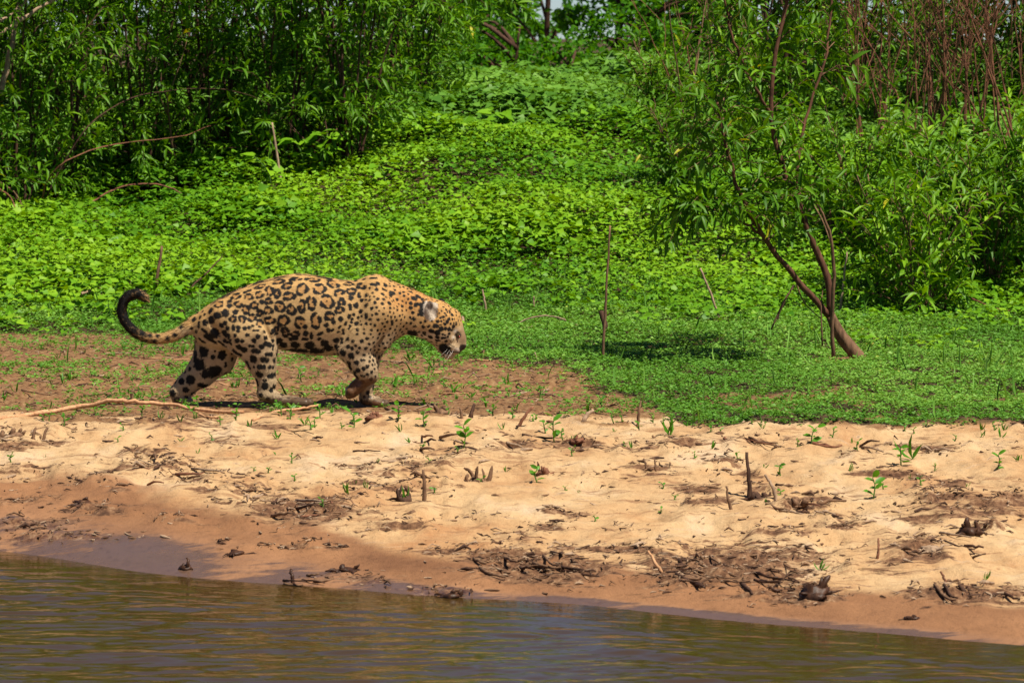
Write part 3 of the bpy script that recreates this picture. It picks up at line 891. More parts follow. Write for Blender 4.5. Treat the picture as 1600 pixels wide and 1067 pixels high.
def coat_colour(P, Nn, blobs, fills):
    U = 520 + P[:, 0] * JS; W = 635 - P[:, 2] * JS
    rough = 0.30 * vnoise(P[:, 0] * 120, P[:, 1] * 120, P[:, 2] * 120, seed=90) + 0.16 * vnoise(P[:, 0] * 300, P[:, 1] * 300, P[:, 2] * 300, seed=91)
    best = np.full(len(P), 9.0)
    # bucket marks by x so that only close ones are measured
    order = np.argsort(P[:, 0]); inv = P[order].astype(np.float32)
    for b in blobs:
        m_ = b[3] * 2.2 + .004
        i0, i1 = np.searchsorted(inv[:, 0], (b[0] - m_, b[0] + m_))
        d = np.sqrt(((inv[i0:i1] - b[:3].astype(np.float32)) ** 2).sum(1)) / b[3]
        k = order[i0:i1]
        best[k] = np.minimum(best[k], d)
    black = 1 - sstep(1.0, 1.28, best + rough * .8)
    top = np.interp(U, TRUNK[:, 0], TRUNK[:, 1]); bot = np.interp(U, TRUNK[:, 0], TRUNK[:, 2])
    tf = np.clip((W - top) / (bot - top), 0, 1.5)

    def mix(a, b, f):
        return a * (1 - f[:, None]) + np.array(b)[None] * f[:, None]
    col = np.tile(np.array([0.44, 0.26, 0.095]), (len(P), 1))
    col = mix(col, (0.45, 0.30, 0.135), sstep(0.12, 0.5, tf))
    col = mix(col, (0.40, 0.29, 0.17), sstep(0.6, 1.0, tf))
    col = mix(col, (0.43, 0.205, 0.06), np.exp(-(((U - 642) / 42) ** 2 + ((W - 466) / 24) ** 2)))
    col = mix(col, (0.46, 0.245, 0.075), np.exp(-(((U - 690) / 30) ** 2 + ((W - 492) / 28) ** 2)) * .9)
    inside = np.zeros(len(P))
    for a, b, rx, ry in fills:
        inside = np.maximum(inside, 1 - sstep(0.5, 1.0, np.sqrt(((U - a) / rx) ** 2 + ((W - b) / ry) ** 2)))
    col = mix(col, (0.36, 0.185, 0.06), 0.8 * inside * (Nn[:, 1] < 0.3))
    # pale underside, chest, inner legs, chin
    col = mix(col, (0.46, 0.36, 0.235), sstep(0.1, 0.7, -Nn[:, 2]) * (W > 515) * (W < 600) * .85)
    col = mix(col, (0.40, 0.32, 0.26), sstep(0.05, .3, P[:, 1]) * (U < 380) * (W > 535) * .8)
    col = mix(col, (0.60, 0.52, 0.42), np.exp(-(((U - 713) / 8) ** 2 + ((W - 544) / 3.5) ** 2)) * .85)
    col = mix(col, (0.70, 0.60, 0.48), np.exp(-(((U - 664) / 22) ** 2 + ((W - 524) / 8) ** 2)) * .7)
    # bare nose bridge, nose leather
    col = mix(col, (0.19, 0.11, 0.058), np.exp(-(((U - 725) / 11) ** 2 + ((W - 524) / 15) ** 2)) * .95)
    nose = 1 - sstep(0.75, 1.1, np.sqrt(((U - 724) / 8.5) ** 2 + ((W - 542) / 7.0) ** 2) + .25 * (U < 719))
    black = np.maximum(black * (1 - np.exp(-(((U - 726) / 6) ** 2 + ((W - 522) / 14) ** 2))), 0)
    lip = np.exp(-((W - (544.5 + (U - 690) * .14)) / 1.5) ** 2) * (U > 690) * (U < 722) * (np.abs(P[:, 1]) > .012)
    black = np.maximum(black, .9 * lip)
    eyer = 1 - sstep(.7, 1.2, np.sqrt(((U - 717) / 5.0) ** 2 + ((W - 521.5) / 4.6) ** 2))
    black = np.maximum(black, .85 * eyer)
    for eu, ew, er in ((712.5, 514.5, 3.0), (709.5, 524, 2.6)):
        g_ = np.exp(-(((U - eu) / er) ** 2 + ((W - ew) / er) ** 2))
        black = black * (1 - g_); col = mix(col, (0.58, 0.50, 0.40), g_)
    # inside of the ears pale, backs black
    ear = (np.sqrt(((U - 676) / 15) ** 2 + ((W - 479) / 20) ** 2) < 1.05) & (P[:, 1] < -.055)
    earin = ear & (Nn[:, 1] < -.1) & (np.sqrt(((U - 674) / 11.5) ** 2 + ((W - 480) / 18.5) ** 2) + .35 * rough < 1)
    er_ = np.sqrt(((U - 674) / 11) ** 2 + ((W - 480) / 18) ** 2)
    pale = np.array([0.40, 0.335, 0.265]); dark = np.array([0.06, 0.04, 0.03])
    fd = (1 - sstep(.35, .85, np.sqrt(((U - 673) / 8) ** 2 + ((W - 474) / 12) ** 2)))
    fd = np.clip(fd + .5 * rough, 0, 1)
    col[earin] = (pale[None] * (1 - fd[:, None]) + dark[None] * fd[:, None])[earin] * (.75 + .5 * rng.random((earin.sum(), 1)))
    black = np.where(earin, black * .08, black)
    ear2 = (P[:, 1] > .045) & (W < 478) & (U > 680)
    black = np.where(ear2, 1.0, black)
    # tail: dark towards the tip
    tl = sstep(296, 226, U) * (W < 545)
    black = np.maximum(black, tl * sstep(-.5, .35, rough * 2 + sstep(250, 200, U) * 1.1 - .5))
    col = mix(col, (0.42, 0.25, 0.10), sstep(300, 270, U) * (W < 545))
    back = (sstep(4.5, 1.5, W - top) * (U > 330) * (U < 560) * (Nn[:, 2] > .4))
    black = np.maximum(black, back * sstep(-.25, .3, vnoise(U * .12, P[:, 1] * 60, seed=93) + .1))
    col *= (1 + 0.10 * vnoise(P[:, 0] * 60, P[:, 1] * 60, P[:, 2] * 60, seed=92) + 0.10 * rough)[:, None]
    blk = np.array([0.008, 0.007, 0.0065])
    col = col * (1 - black[:, None]) + blk[None] * black[:, None]
    col = mix(col, (0.02, 0.013, 0.011), nose)
    # wet mud on the paws
    mudf = np.maximum.reduce([sstep(580, 592, W + 10 * rough) * (U > 530) * (U < 600) * (P[:, 1] < -.05),
                              sstep(606, 622, W + 12 * rough + (U - 445) * .14) * (U > 398) * (U < 500),
                              sstep(612, 626, W + 12 * rough) * (U > 555) * (U < 615),
                              .6 * sstep(612, 628, W + 12 * rough) * (U < 305)])
    mud = np.array([0.06, 0.034, 0.02])[None] * (1 + .8 * rough[:, None])
    mud = np.where(((U > 530) & (U < 600) & (P[:, 1] < -.05))[:, None], np.array([0.085, 0.034, 0.014])[None] * (1 + .9 * rough[:, None]), mud)
    col = col * (1 - .93 * mudf[:, None]) + mud * .93 * mudf[:, None]
    return np.clip(col * 1.02, 0.004, 1), mudf, nose


jm, t, n = new_mat("jaguar_coat")
L = t.links.new
a = node(t, "ShaderNodeAttribute", attribute_name="coat")
w = node(t, "ShaderNodeAttribute", attribute_name="wetness")
p = node(t, "ShaderNodeBsdfPrincipled")
p.inputs["Specular IOR Level"].default_value = 0.22
L(a.outputs["Color"], p.inputs["Base Color"])
mr = node(t, "ShaderNodeMapRange", i_3=0.72, i_4=0.30); L(w.outputs["Fac"], mr.inputs[0]); L(mr.outputs[0], p.inputs["Roughness"])
geo = node(t, "ShaderNodeTexCoord")
mp = node(t, "ShaderNodeMapping"); mp.inputs["Scale"].default_value = (90, 220, 220); L(geo.outputs["Object"], mp.inputs[0])
nn = node(t, "ShaderNodeTexNoise", i_Scale=1.0, i_Detail=4.0); L(mp.outputs[0], nn.inputs["Vector"])
bp = node(t, "ShaderNodeBump", i_Strength=0.35, i_Distance=0.004); L(nn.outputs[0], bp.inputs["Height"]); L(bp.outputs[0], p.inputs["Normal"])
o = node(t, "ShaderNodeOutputMaterial"); L(p.outputs[0], o.inputs[0])


def plain_mat(name, col, rough=0.3, spec=0.5):
    m, t, n = new_mat(name)
    nn = node(t, "ShaderNodeTexNoise", i_Scale=300.0)
    r = ramp(t, nn.outputs[0], [(0.3, tuple(c * .8 for c in col)), (0.7, col)])
    p = node(t, "ShaderNodeBsdfPrincipled", i_Roughness=rough); p.inputs["Specular IOR Level"].default_value = spec
    t.links.new(r.outputs[0], p.inputs["Base Color"])
    o = node(t, "ShaderNodeOutputMaterial"); t.links.new(p.outputs[0], o.inputs[0])
    return m


def place_jaguar():
    V, Q, Nn, tp, tr = build_jaguar()
    blobs, fills = coat_blobs(V, Nn)
    col, mudf, nose = coat_colour(V, Nn, blobs, fills)
    root = thing("jaguar", "spotted golden jaguar stalking along the bank, head low, tail curled", "jaguar", JO)
    me = mesh_np("body", V, Q, jm)
    attr(me, "coat", col); attr(me, "wetness", np.maximum(mudf, nose))
    put("body", me, root)
    # short fur lying along the skin, each hair a thin blade in the colour of the skin under it
    R_ = np.random.default_rng(3)
    idx = R_.integers(0, len(V), 125000)
    P = V[idx] + R_.normal(0, .0018, (len(idx), 3)); N_ = Nn[idx]
    U = 520 + P[:, 0] * JS; W = 635 - P[:, 2] * JS
    keep = ~((U > 716) & (W > 508)) & (mudf[idx] < .4)
    P, N_, U, W, idx = P[keep], N_[keep], U[keep], W[keep], idx[keep]
    flow = np.tile([-1.0, 0, -.35], (len(P), 1))
    leg = sstep(530, 565, W)[:, None]
    flow = flow * (1 - leg) + np.array([-.15, 0, -1.0])[None] * leg
    hd = sstep(655, 690, U)[:, None]
    flow = flow * (1 - hd) + np.array([-.62, 0, .55])[None] * hd
    tl = (U < 300) & (W < 545)
    if tl.any():
        d2 = (U[tl][:, None] - tp[None, :, 0]) ** 2 + (W[tl][:, None] - tp[None, :, 1]) ** 2
        k = np.argmin(d2, 1); tg = np.gradient(tp, axis=0)[k]
        flow[tl] = np.stack([tg[:, 0], 0 * tg[:, 0], -tg[:, 1]], 1)
    flow += R_.normal(0, .28, flow.shape)
    flow -= N_ * (flow * N_).sum(1)[:, None]
    flow /= np.linalg.norm(flow, axis=1)[:, None] + 1e-9
    lift = R_.uniform(.12, .45, len(P)) * np.where(tl, 2.0, 1.0)
    ln = R_.uniform(.006, .011, len(P)) * np.where(tl, 1.9, 1.0) * np.where(U > 680, .7, 1.0)
    ln = ln * np.where((W > 535) & (U > 430) & (U < 540), 1.5, 1.0)
    tip = P + flow * ln[:, None] + N_ * (ln * lift)[:, None]
    mid = P + flow * (ln * .5)[:, None] + N_ * (ln * lift * .75)[:, None]
    side = np.cross(N_, flow) * .0009
    Vf = np.stack([P - side - N_ * .0005, P + side - N_ * .0005, tip], 1).reshape(-1, 3)
    Tf = np.arange(len(P) * 3).reshape(-1, 3)
    mf = mesh_np("fur", Vf, Tf, jm)
    cf = col[idx] * R_.uniform(.65, 1.45, (len(P), 1))
    attr(mf, "coat", np.repeat(cf, 3, 0)); attr(mf, "wetness", np.zeros(len(Vf)))
    fur = put("fur", mf, root); fur["kind"] = "stuff"
    # eyes, with the wet red inner corner
    eye_m = plain_mat("eye_amber", (0.05, 0.035, 0.012), .08)
    red_m = plain_mat("eye_corner_red", (0.40, 0.03, 0.025), .3)
    import bmesh
    for s in (-1, 1):
        bm = bmesh.new(); bmesh.ops.create_uvsphere(bm, u_segments=14, v_segments=10, radius=.0105)
        me = bpy.data.meshes.new("eye"); bm.to_mesh(me); bm.free(); me.materials.append(eye_m)
        e_ = put("eye", me, root, (JX(717), s * .047, JZ(521)))
        bm = bmesh.new(); bmesh.ops.create_uvsphere(bm, u_segments=10, v_segments=8, radius=1)
        for v_ in bm.verts:
            v_.co = (v_.co.x * .0034, v_.co.y * .003, v_.co.z * .006)
        me = bpy.data.meshes.new("eye_corner"); bm.to_mesh(me); bm.free(); me.materials.append(red_m)
        put("eye_corner", me, e_, (.006, s * .0072, -.007))
    wm_ = plain_mat("whisker_white", (0.62, 0.58, 0.52), .4)
    for s in (-1, 1):
        for i in range(6):
            a0 = np.array([JX(703 + (i % 3) * 3.5), s * .040, JZ(540 + (i // 3) * 3.5)])
            dr = np.array([-.55 + .12 * (i % 3), s * .45, -.85 + .1 * (i // 3)]) + R_.normal(0, .12, 3)
            pts = curve(np.array([a0, a0 + dr * .035 + [0, s * .012, 0], a0 + dr * .075 + [-.01, 0, -.004]]), 7)
            Vt, Qt, Tt = tube(pts, np.linspace(.0007, .0003, 7), 4)
            put("whisker", mesh_np("whisker", Vt, [Qt, Tt], wm_), root)
    return root


place_jaguar()

# ------------------------------------------------------------------ leaves
def leaf_template(kind):
    """unit leaf: length 1 along +x, width 1 across y, folded along the midrib; (verts, tris)"""
    if kind == "chip":
        V = [(0, 0, 0), (0.5, 0.5, 0.14), (1, 0, 0.02), (0.5, -0.5, 0.14)]
        T = [(0, 2, 1), (0, 3, 2)]
    elif kind == "lance":
        V = [(0, 0, 0), (0.3, 0.46, 0.10), (0.33, 0, 0.03), (0.3, -0.46, 0.10), (0.68, 0.34, 0.06), (0.70, 0, 0.0), (0.68, -0.34, 0.06), (1, 0, -0.10)]
        T = [(0, 2, 1), (0, 3, 2), (1, 2, 5), (1, 5, 4), (3, 6, 5), (3, 5, 2), (4, 5, 7), (5, 6, 7)]
    elif kind == "kite":
        V = [(0, 0, 0), (0.24, 0.5, 0.13), (1, 0, -0.08), (0.24, -0.5, 0.13), (0.5, 0, 0.0)]
        T = [(0, 4, 1), (1, 4, 2), (2, 4, 3), (3, 4, 0)]
    elif kind == "heart":
        V = [(0, 0, 0), (-0.10, 0.30, 0.10), (0.22, 0.52, 0.13), (0.62, 0.34, 0.06), (1, 0, -0.08), (0.62, -0.34, 0.06), (0.22, -0.52, 0.13), (-0.10, -0.30, 0.10), (0.5, 0, 0.0)]
        T = [(0, 2, 1), (0, 8, 2), (8, 3, 2), (8, 4, 3), (8, 5, 4), (8, 6, 5), (0, 6, 8), (0, 7, 6)]
    else:  # oval blade
        V = [(0, 0, 0), (0.3, 0.42, 0.06), (0.35, 0, 0), (0.3, -0.42, 0.06), (0.7, 0.42, 0.05), (0.72, 0, -0.02), (0.7, -0.42, 0.05), (1, 0, -0.1)]
        T = [(0, 2, 1), (0, 3, 2), (1, 2, 5), (1, 5, 4), (3, 6, 5), (3, 5, 2), (4, 5, 7), (5, 6, 7)]
    return np.array(V, float), np.array(T, int)


def frames(d, up):
    d = d / (np.linalg.norm(d, axis=1)[:, None] + 1e-9)
    s = np.cross(up, d); s /= np.linalg.norm(s, axis=1)[:, None] + 1e-9
    n_ = np.cross(d, s)
    return d, s, n_


def leaf_verts(pos, d, up, ln, wd, V):
    x, y, z = frames(d, up)
    return (pos[:, None, :] + (V[None, :, 0, None] * ln[:, None, None]) * x[:, None, :]
            + (V[None, :, 1, None] * wd[:, None, None]) * y[:, None, :]
            + (V[None, :, 2, None] * ln[:, None, None]) * z[:, None, :]).reshape(-1, 3)


def leaf_mesh(name, pos, d, up, ln, wd, kind, mat, tint):
    V, T = leaf_template(kind)
    N = len(pos)
    W = leaf_verts(pos, d, up, ln, wd, V)
    Fc = (T[None] + (np.arange(N) * len(V))[:, None, None]).reshape(-1, 3)
    me = mesh_np(name, W, Fc, mat, smooth=False)
    attr(me, "tint", np.repeat(np.clip(tint, 0, 0.99), len(V)))
    return me


_leafbank = {}


def leaf_unit(kind, mat, k, ratio):
    key = (kind, mat, k, ratio)
    if key not in _leafbank:
        z = np.zeros((1, 3))
        _leafbank[key] = leaf_mesh("leaf", z, np.array([[1., 0, 0]]), np.array([[0, 0, 1.]]), np.array([1.]), np.array([ratio]), kind, M[mat], np.array([0.14 + 0.115 * k]))
    return _leafbank[key]


def leaf_objects(parent, loc, pos, d, up, ln, kind, mat, ratio, tint):
    """single leaves as parts: shared unit meshes"""
    x, y, z = frames(d, up)
    for i in range(len(pos)):
        k = int(np.clip((tint[i] - 0.1) / 0.14, 0, 5))
        ob = bpy.data.objects.new("leaf", leaf_unit(kind, mat, k, ratio))
        C.objects.link(ob); ob.parent = parent
        l_ = ln[i]; q = pos[i] - loc
        ob.matrix_local = Matrix(((x[i, 0] * l_, y[i, 0] * l_, z[i, 0] * l_, q[0]), (x[i, 1] * l_, y[i, 1] * l_, z[i, 1] * l_, q[1]),
                                  (x[i, 2] * l_, y[i, 2] * l_, z[i, 2] * l_, q[2]), (0, 0, 0, 1)))


def foliage(parent, loc, pos, d, up, ln, ratio, kind, mat, tint, singles=0):
    """leaves of one plant: the ones that show largest are single parts, the rest one part"""
    N = len(pos)
    sel = np.zeros(N, bool)
    if singles:
        px, py = project(pos[:, 0], pos[:, 1], pos[:, 2])
        score = ln / pos[:, 1] * 40 - pos[:, 1] * 0.8 + 0.3 * rng.random(N)
        score[(px < 5) | (px > 1595) | (py < 5)] = -99
        idx = np.argsort(-score)[:singles]
        sel[idx[score[idx] > -99]] = True
        leaf_objects(parent, loc, pos[sel], d[sel], up[sel], ln[sel], kind, mat, ratio, tint[sel])
    r = ~sel
    if r.any():
        ob = put("foliage", leaf_mesh("foliage", pos[r] - loc, d[r], up[r], ln[r], ln[r] * ratio, kind, M[mat], tint[r]), parent)
        if N > 40:
            ob["kind"] = "stuff"


# ------------------------------------------------------------------ ground cover
def scatter(n, x0, x1, y0, y1):
    x = rng.uniform(x0, x1, n); y = rng.uniform(y0, y1, n)
    keep = np.abs(x) < y * 0.1255 * 1.22 + 0.25
    return x[keep], y[keep]


COVER_LINE = ([-400, 0, 150, 300, 620, 760, 880, 960, 1030, 1080, 1600, 2100], [515, 520, 524, 535, 545, 568, 588, 615, 640, 658, 664, 668])


def cover_density(x, y):
    z = base_height(x, y)
    px, py = project(x, y, z)
    b = np.interp(px, *COVER_LINE) + 11 * vnoise(x * 1.7, y * 1.7, seed=70)
    edge = np.where(px > 1050, 5.0, 14.0)
    dn = sstep(-edge, edge, b - py)
    patch = sstep(0.05, 0.55, vnoise(x * 2.6, y * 2.2, seed=71)) * 0.34 + 0.05
    patch = patch * (py < np.interp(px, *SOIL_LINE) - 2)
    bare = 1 - 0.45 * sstep(0.35, 0.6, vnoise(x * 2.2, y * 1.3, seed=72)) * (y < 23.8)
    dn = np.maximum(dn * bare, patch)
    # trampled red soil in front of the animal's head
    dn *= 1 - 0.8 * np.exp(-(((px - 760) / 90) ** 2 + ((py - 585) / 16) ** 2))
    dn *= 1 - 0.9 * np.exp(-(((px - 1310) / 40) ** 2 + ((py - 562) / 6) ** 2))
    return np.clip(dn, 0, 1)


def build_cover():
    x, y = scatter(185000, -5.0, 5.0, 20.6, 32.0)
    dn = cover_density(x, y) * (1 - 0.72 * sstep(29.0, 32.0, y))
    k = rng.random(len(x)) < dn
    x, y = x[k], y[k]
    h = height(x, y)
    tall = 0.02 + 0.05 * np.clip(0.5 + 0.8 * vnoise(x * 1.6, y * 1.6, seed=75), 0, 1.3) * sstep(20.8, 22.5, y)
    n_ = len(x)
    m = 4
    top = h + tall * rng.uniform(0.25, 1.0, n_)
    ang = rng.uniform(0, 2 * np.pi, n_)[:, None] + np.arange(m)[None] * (2 * np.pi / m) + rng.normal(0, 0.3, (n_, m))
    el = rng.uniform(-0.15, 0.45, (n_, m))
    d = np.stack([np.cos(ang) * np.cos(el), np.sin(ang) * np.cos(el), np.sin(el)], -1).reshape(-1, 3)
    size = (0.013 + 0.012 * rng.random(n_) ** 1.5) * (1 + 0.25 * sstep(23, 29, y))
    ln = (size[:, None] * rng.uniform(0.8, 1.2, (n_, m))).ravel()
    pos = np.repeat(np.stack([x, y, top], 1), m, 0) + rng.normal(0, 0.004, (n_ * m, 3))
    up = np.tile([0, 0, 1.0], (len(pos), 1)) + rng.normal(0, 0.3, (len(pos), 3))
    ti = 0.45 + 0.22 * vnoise(x * 0.9, y * 0.9, seed=76) + rng.normal(0, 0.14, n_)
    tint = np.repeat(ti, m) + rng.normal(0, 0.05, n_ * m)
    ob = put("ground_cover", leaf_mesh("ground_cover", pos, d, up, ln, ln * 0.72, "chip", M["carpet"], tint))
    ob["kind"] = "stuff"
    tag(ob, "low carpet of tiny bright green leaves creeping over the flat bank", "ground cover")


def build_vines():
    x, y = scatter(160000, -7.0, 7.0, 25.2, 42.5)
    z0 = height(x, y)
    px, py = project(x, y, z0)
    lo = np.interp(px, [0, 300, 600, 900, 1200, 1600], [470, 440, 430, 450, 470, 480])
    dn = sstep(-70, 90, lo - py + 35 * vnoise(x * 1.6, y * 1.6, seed=80) + 20 * vnoise(x * 5, y * 5, seed=87))
    dn = dn * (0.90 + 0.10 * sstep(-0.4, 0.2, vnoise(x * 1.3, y * 1.3, seed=82)))
    dn = dn * (1 - 0.5 * sstep(33.5, 36.5, y))
    k = rng.random(len(x)) < dn
    x, y, z0 = x[k], y[k], z0[k]
    n_ = len(x)
    m = 3
    mound = np.clip(0.62 + 0.60 * fbm(x * 0.8, y * 0.8, o=3, seed=81), 0.22, 1.5)
    hgt = (0.06 + 0.26 * mound * sstep(26.0, 35, y))
    tz = z0 + hgt * rng.uniform(0.35, 1.0, n_) ** 0.6
    ang = rng.uniform(0, 2 * np.pi, n_)[:, None] + np.arange(m)[None] * 2.1 + rng.normal(0, 0.4, (n_, m))
    el = rng.uniform(-0.5, 0.35, (n_, m))
    d = np.stack([np.cos(ang) * np.cos(el), np.sin(ang) * np.cos(el), np.sin(el)], -1).reshape(-1, 3)
    size = (0.034 + 0.046 * rng.random(n_) ** 1.4) * (1 + 0.3 * sstep(33.5, 36.5, y))
    size = size * (0.75 + 0.45 * sstep(-0.3, 0.4, vnoise(x * 1.0, y * 1.0, seed=84)))
    ln = (size[:, None] * rng.uniform(0.75, 1.25, (n_, m))).ravel()
    pos = np.repeat(np.stack([x, y, tz], 1), m, 0) + d * 0.02 + rng.normal(0, 0.012, (n_ * m, 3))
    up = np.tile([0, -0.15, 1.0], (len(pos), 1)) + rng.normal(0, 0.33, (len(pos), 3))
    ti = 0.5 + 0.3 * vnoise(x * 0.7, y * 0.7, seed=83) + rng.normal(0, 0.15, n_)
    tint = np.clip(np.repeat(ti, m) + rng.normal(0, 0.06, n_ * m), 0.02, 0.78)
    upper = np.repeat(sstep(33.0, 36.5, y + 1.2 * vnoise(x * 0.6, y * 0.6, seed=85)) > 0.5, m)
    for nm, sel, mt, lb in (("vine_cover", ~upper, "vine", "dense yellow green heart-leaved creeper covering the lower bank slope"),
                            ("vine_thicket", upper, "vine_grey", "greyish green creeper leaves covering the top of the bank")):
        ob = put(nm, leaf_mesh(nm, pos[sel], d[sel], up[sel], ln[sel], ln[sel] * 0.92, "kite", M[mt], tint[sel]))
        ob["kind"] = "stuff"
        tag(ob, lb, "creeper")
    # grass blades standing in the cover
    x, y = scatter(1500, -4.6, 4.6, 20.9, 33)
    k = rng.random(len(x)) < cover_density(x, y) * (0.25 + 0.75 * (vnoise(x * 1.2, y * 1.2, seed=86) > 0.1))
    x, y = x[k], y[k]
    n_ = len(x); z0 = height(x, y)
    d = np.stack([rng.normal(0, .35, n_), rng.normal(0, .35, n_), np.ones(n_)], 1)
    ln = rng.uniform(0.06, 0.2, n_)
    ob = put("grass", leaf_mesh("grass", np.stack([x, y, z0], 1), d, rng.normal(0, 1, (n_, 3)), ln, np.full(n_, 0.007) + ln * 0.03, "lance", M["carpet"], rng.uniform(.2, .8, n_)))
    ob["kind"] = "stuff"
    tag(ob, "scattered upright green grass blades poking out of the leafy carpet", "grass")


attr(GROUND_ME, "humus", np.where(GROUND_XY[1] > 27, 1.0, 0.8 * np.where(GROUND_XY[1] > 20.6, cover_density(*GROUND_XY), 0)))
build_cover()
build_vines()

# ------------------------------------------------------------------ shrubs and trees
def unit(v):
    return v / (np.linalg.norm(v) + 1e-9)


def grow_leaves(twigs, spacing, ln, R_, droop=0.25, start=0.15):
    """alternate leaves along each twig polyline"""
    P, D, U_, LN = [], [], [], []
    for tw in twigs:
        seg = np.linalg.norm(np.diff(tw, axis=0), axis=1); tot = seg.sum(); cum = np.concatenate([[0], np.cumsum(seg)])
        s = np.arange(start * tot, tot, spacing); s = np.concatenate([s, [tot * .99, tot * .995, tot]])
        k = np.clip(np.searchsorted(cum, s) - 1, 0, len(seg) - 1)
        f = ((s - cum[k]) / (seg[k] + 1e-9))[:, None]
        p_ = tw[k] * (1 - f) + tw[k + 1] * f
        tdir = np.diff(tw, axis=0)[k] / (seg[k][:, None] + 1e-9)
        a_ = np.arange(len(s)) * 2.4 + R_.uniform(0, 6.28)
        ref = R_.normal(0, 1, 3)
        u = np.cross(tdir, ref); u /= np.linalg.norm(u, axis=1)[:, None] + 1e-9
        v = np.cross(tdir, u)
        out = np.cos(a_)[:, None] * u + np.sin(a_)[:, None] * v
        d = tdir * R_.uniform(.35, .95, (len(s), 1)) + out * .85 + np.array([0, 0, -droop]) + R_.normal(0, .12, (len(s), 3))
        P.append(p_); D.append(d); U_.append(np.tile([0, 0, 1.0], (len(s), 1)) + R_.normal(0, .38, (len(s), 3)))
        l_ = ln * R_.uniform(.6, 1.25, len(s)) * (0.75 + .25 * np.sin(np.pi * np.clip(s / tot, 0, 1)))
        LN.append(l_)
    return np.concatenate(P), np.concatenate(D), np.concatenate(U_), np.concatenate(LN)


def twigs_from(stem, R_, n_, t0, l0, l1, upb=.35, sag=.5, out=None):
    res = []
    m = len(stem)
    for i in range(n_):
        t_ = t0 + (1 - t0) * R_.random() ** .8
        k = min(int(t_ * (m - 1)), m - 2)
        p0 = stem[k] + (stem[k + 1] - stem[k]) * (t_ * (m - 1) - k)
        sd = unit(stem[k + 1] - stem[k])
        d = R_.normal(0, 1, 3); d[2] = abs(d[2]) * .5 + upb
        if out is not None:
            d[:2] += out
        d = unit(unit(d) + .45 * sd)
        L_ = R_.uniform(l0, l1) * (1.15 - .5 * t_)
        s = np.linspace(0, 1, 6)[:, None]
        pts = p0 + d * L_ * s + np.array([0, 0, -sag * L_]) * s ** 2 * R_.uniform(.2, 1.1) + np.cumsum(R_.normal(0, .012, (6, 3)), 0) * s
        res.append(pts)
    return res


def make_shrub(name, label, cat, px, py, hgt, spread, nst, ntw, ln, ratio, mat, seed, bark="bark_dark", t0=.25, tw=(.35, .75), spacing=.035, singles=60, group=None, base=None,
               thick=.016, droop=.25, upb=.35, sag=.5, bright=0.0, arch=.35):
    R_ = np.random.default_rng(seed)
    loc = ground(px, py) if base is None else np.array(base, float)
    root = thing(name, label, cat, loc, group)
    twigs = []
    for i in range(nst):
        a_ = 6.283 * (i + R_.uniform(-.3, .3)) / nst
        rr = spread * R_.uniform(.45, 1.0)
        end = loc + np.array([math.cos(a_) * rr, math.sin(a_) * rr * .8, hgt * R_.uniform(.6, 1.0)])
        b0 = loc + np.array([math.cos(a_) * .06, math.sin(a_) * .06, -.04])
        mid = b0 * .45 + end * .55 + np.array([0, 0, arch * hgt * R_.uniform(.1, .5)]) - np.array([math.cos(a_), math.sin(a_), 0]) * rr * .18
        stem = curve(np.array([b0, b0 * .72 + mid * .28 + R_.normal(0, .04, 3), mid, end]), 14)
        stem += np.cumsum(R_.normal(0, .008, stem.shape), 0)
        th = thick * R_.uniform(.7, 1.2)
        Vt, Qt, Tt = tube(stem - loc, np.linspace(th, th * .3, 14), 6, wob=.12)
        put("stem", mesh_np("stem", Vt, [Qt, Tt], M[bark]), root)
        twigs += twigs_from(stem, R_, ntw, t0, tw[0], tw[1], upb=upb, sag=sag, out=.5 * np.array([math.cos(a_), math.sin(a_)]))
    Vt, Fq = join_tubes([tube(t_[[0, 2, 5]] - loc, np.array([.0045, .003, .0015]), 3, cap=False) for t_ in twigs])
    ob = put("twigs", mesh_np("twigs", Vt, Fq, M[bark]), root); ob["kind"] = "stuff"
    P, D, U_, LN = grow_leaves(twigs, spacing, ln, R_, droop)
    tint = .42 + bright + .16 * vnoise(P[:, 0] * 2.2, P[:, 1] * 2.2, P[:, 2] * 2.2, seed=seed) + R_.normal(0, .15, len(P))
    tint = np.where(R_.random(len(P)) < .006, .98, np.clip(tint, 0, .92))
    foliage(root, loc, P, D, U_, LN, ratio, "lance" if singles else "kite", mat, tint, singles)
    return root


LEFT = [
    (-110, 345, 2.3, .9, 8, "narrow-leaved bush beyond the leaning dead trunk"),  # px, py, height, spread, stems, label
    (20, 338, 2.3, .75, 7, "dark narrow-leaved bush by the pale leaning dead trunk"),
    (95, 312, 2.5, .95, 9, "deep green willow-like bush with dark hollow stems above the arching red cane"),
    (215, 296, 2.5, 1.0, 9, "dense narrow-leaved bush directly behind the arching red cane"),
    (330, 285, 2.4, 1.0, 9, "narrow-leaved bush over the long horizontal bare bough"),
    (440, 272, 2.4, 1.0, 9, "narrow-leaved bush between the two broad-leaved weeds and the dead stump"),
    (545, 262, 2.3, .9, 8, "outermost narrow-leaved bush, above the dead stump at the green clearing"),
    (640, 190, 1.9, .75, 8, "lighter willow-like bush at the top of the slope, next to the far trees"),
    (560, 215, 2.0, .8, 8, "willow-like bush behind the dead stump"),
]
for i, (px, py, hh, sp, ns, lb) in enumerate(LEFT):
    make_shrub("willow_shrub", lb, "shrub", px, py, hh, sp * 1.2, ns, 20, .135, .24, "willow" if i not in (7, ) else "willow_light", 99 + i, t0=.14 if i < 7 else .08, spacing=.030,
               tw=(.4, .85), singles=110, upb=.3, sag=.8, group="narrow-leaved bushes on the slope behind the animal's tail", thick=.015, droop=.15, bright=.03 * (i > 5), arch=.7)
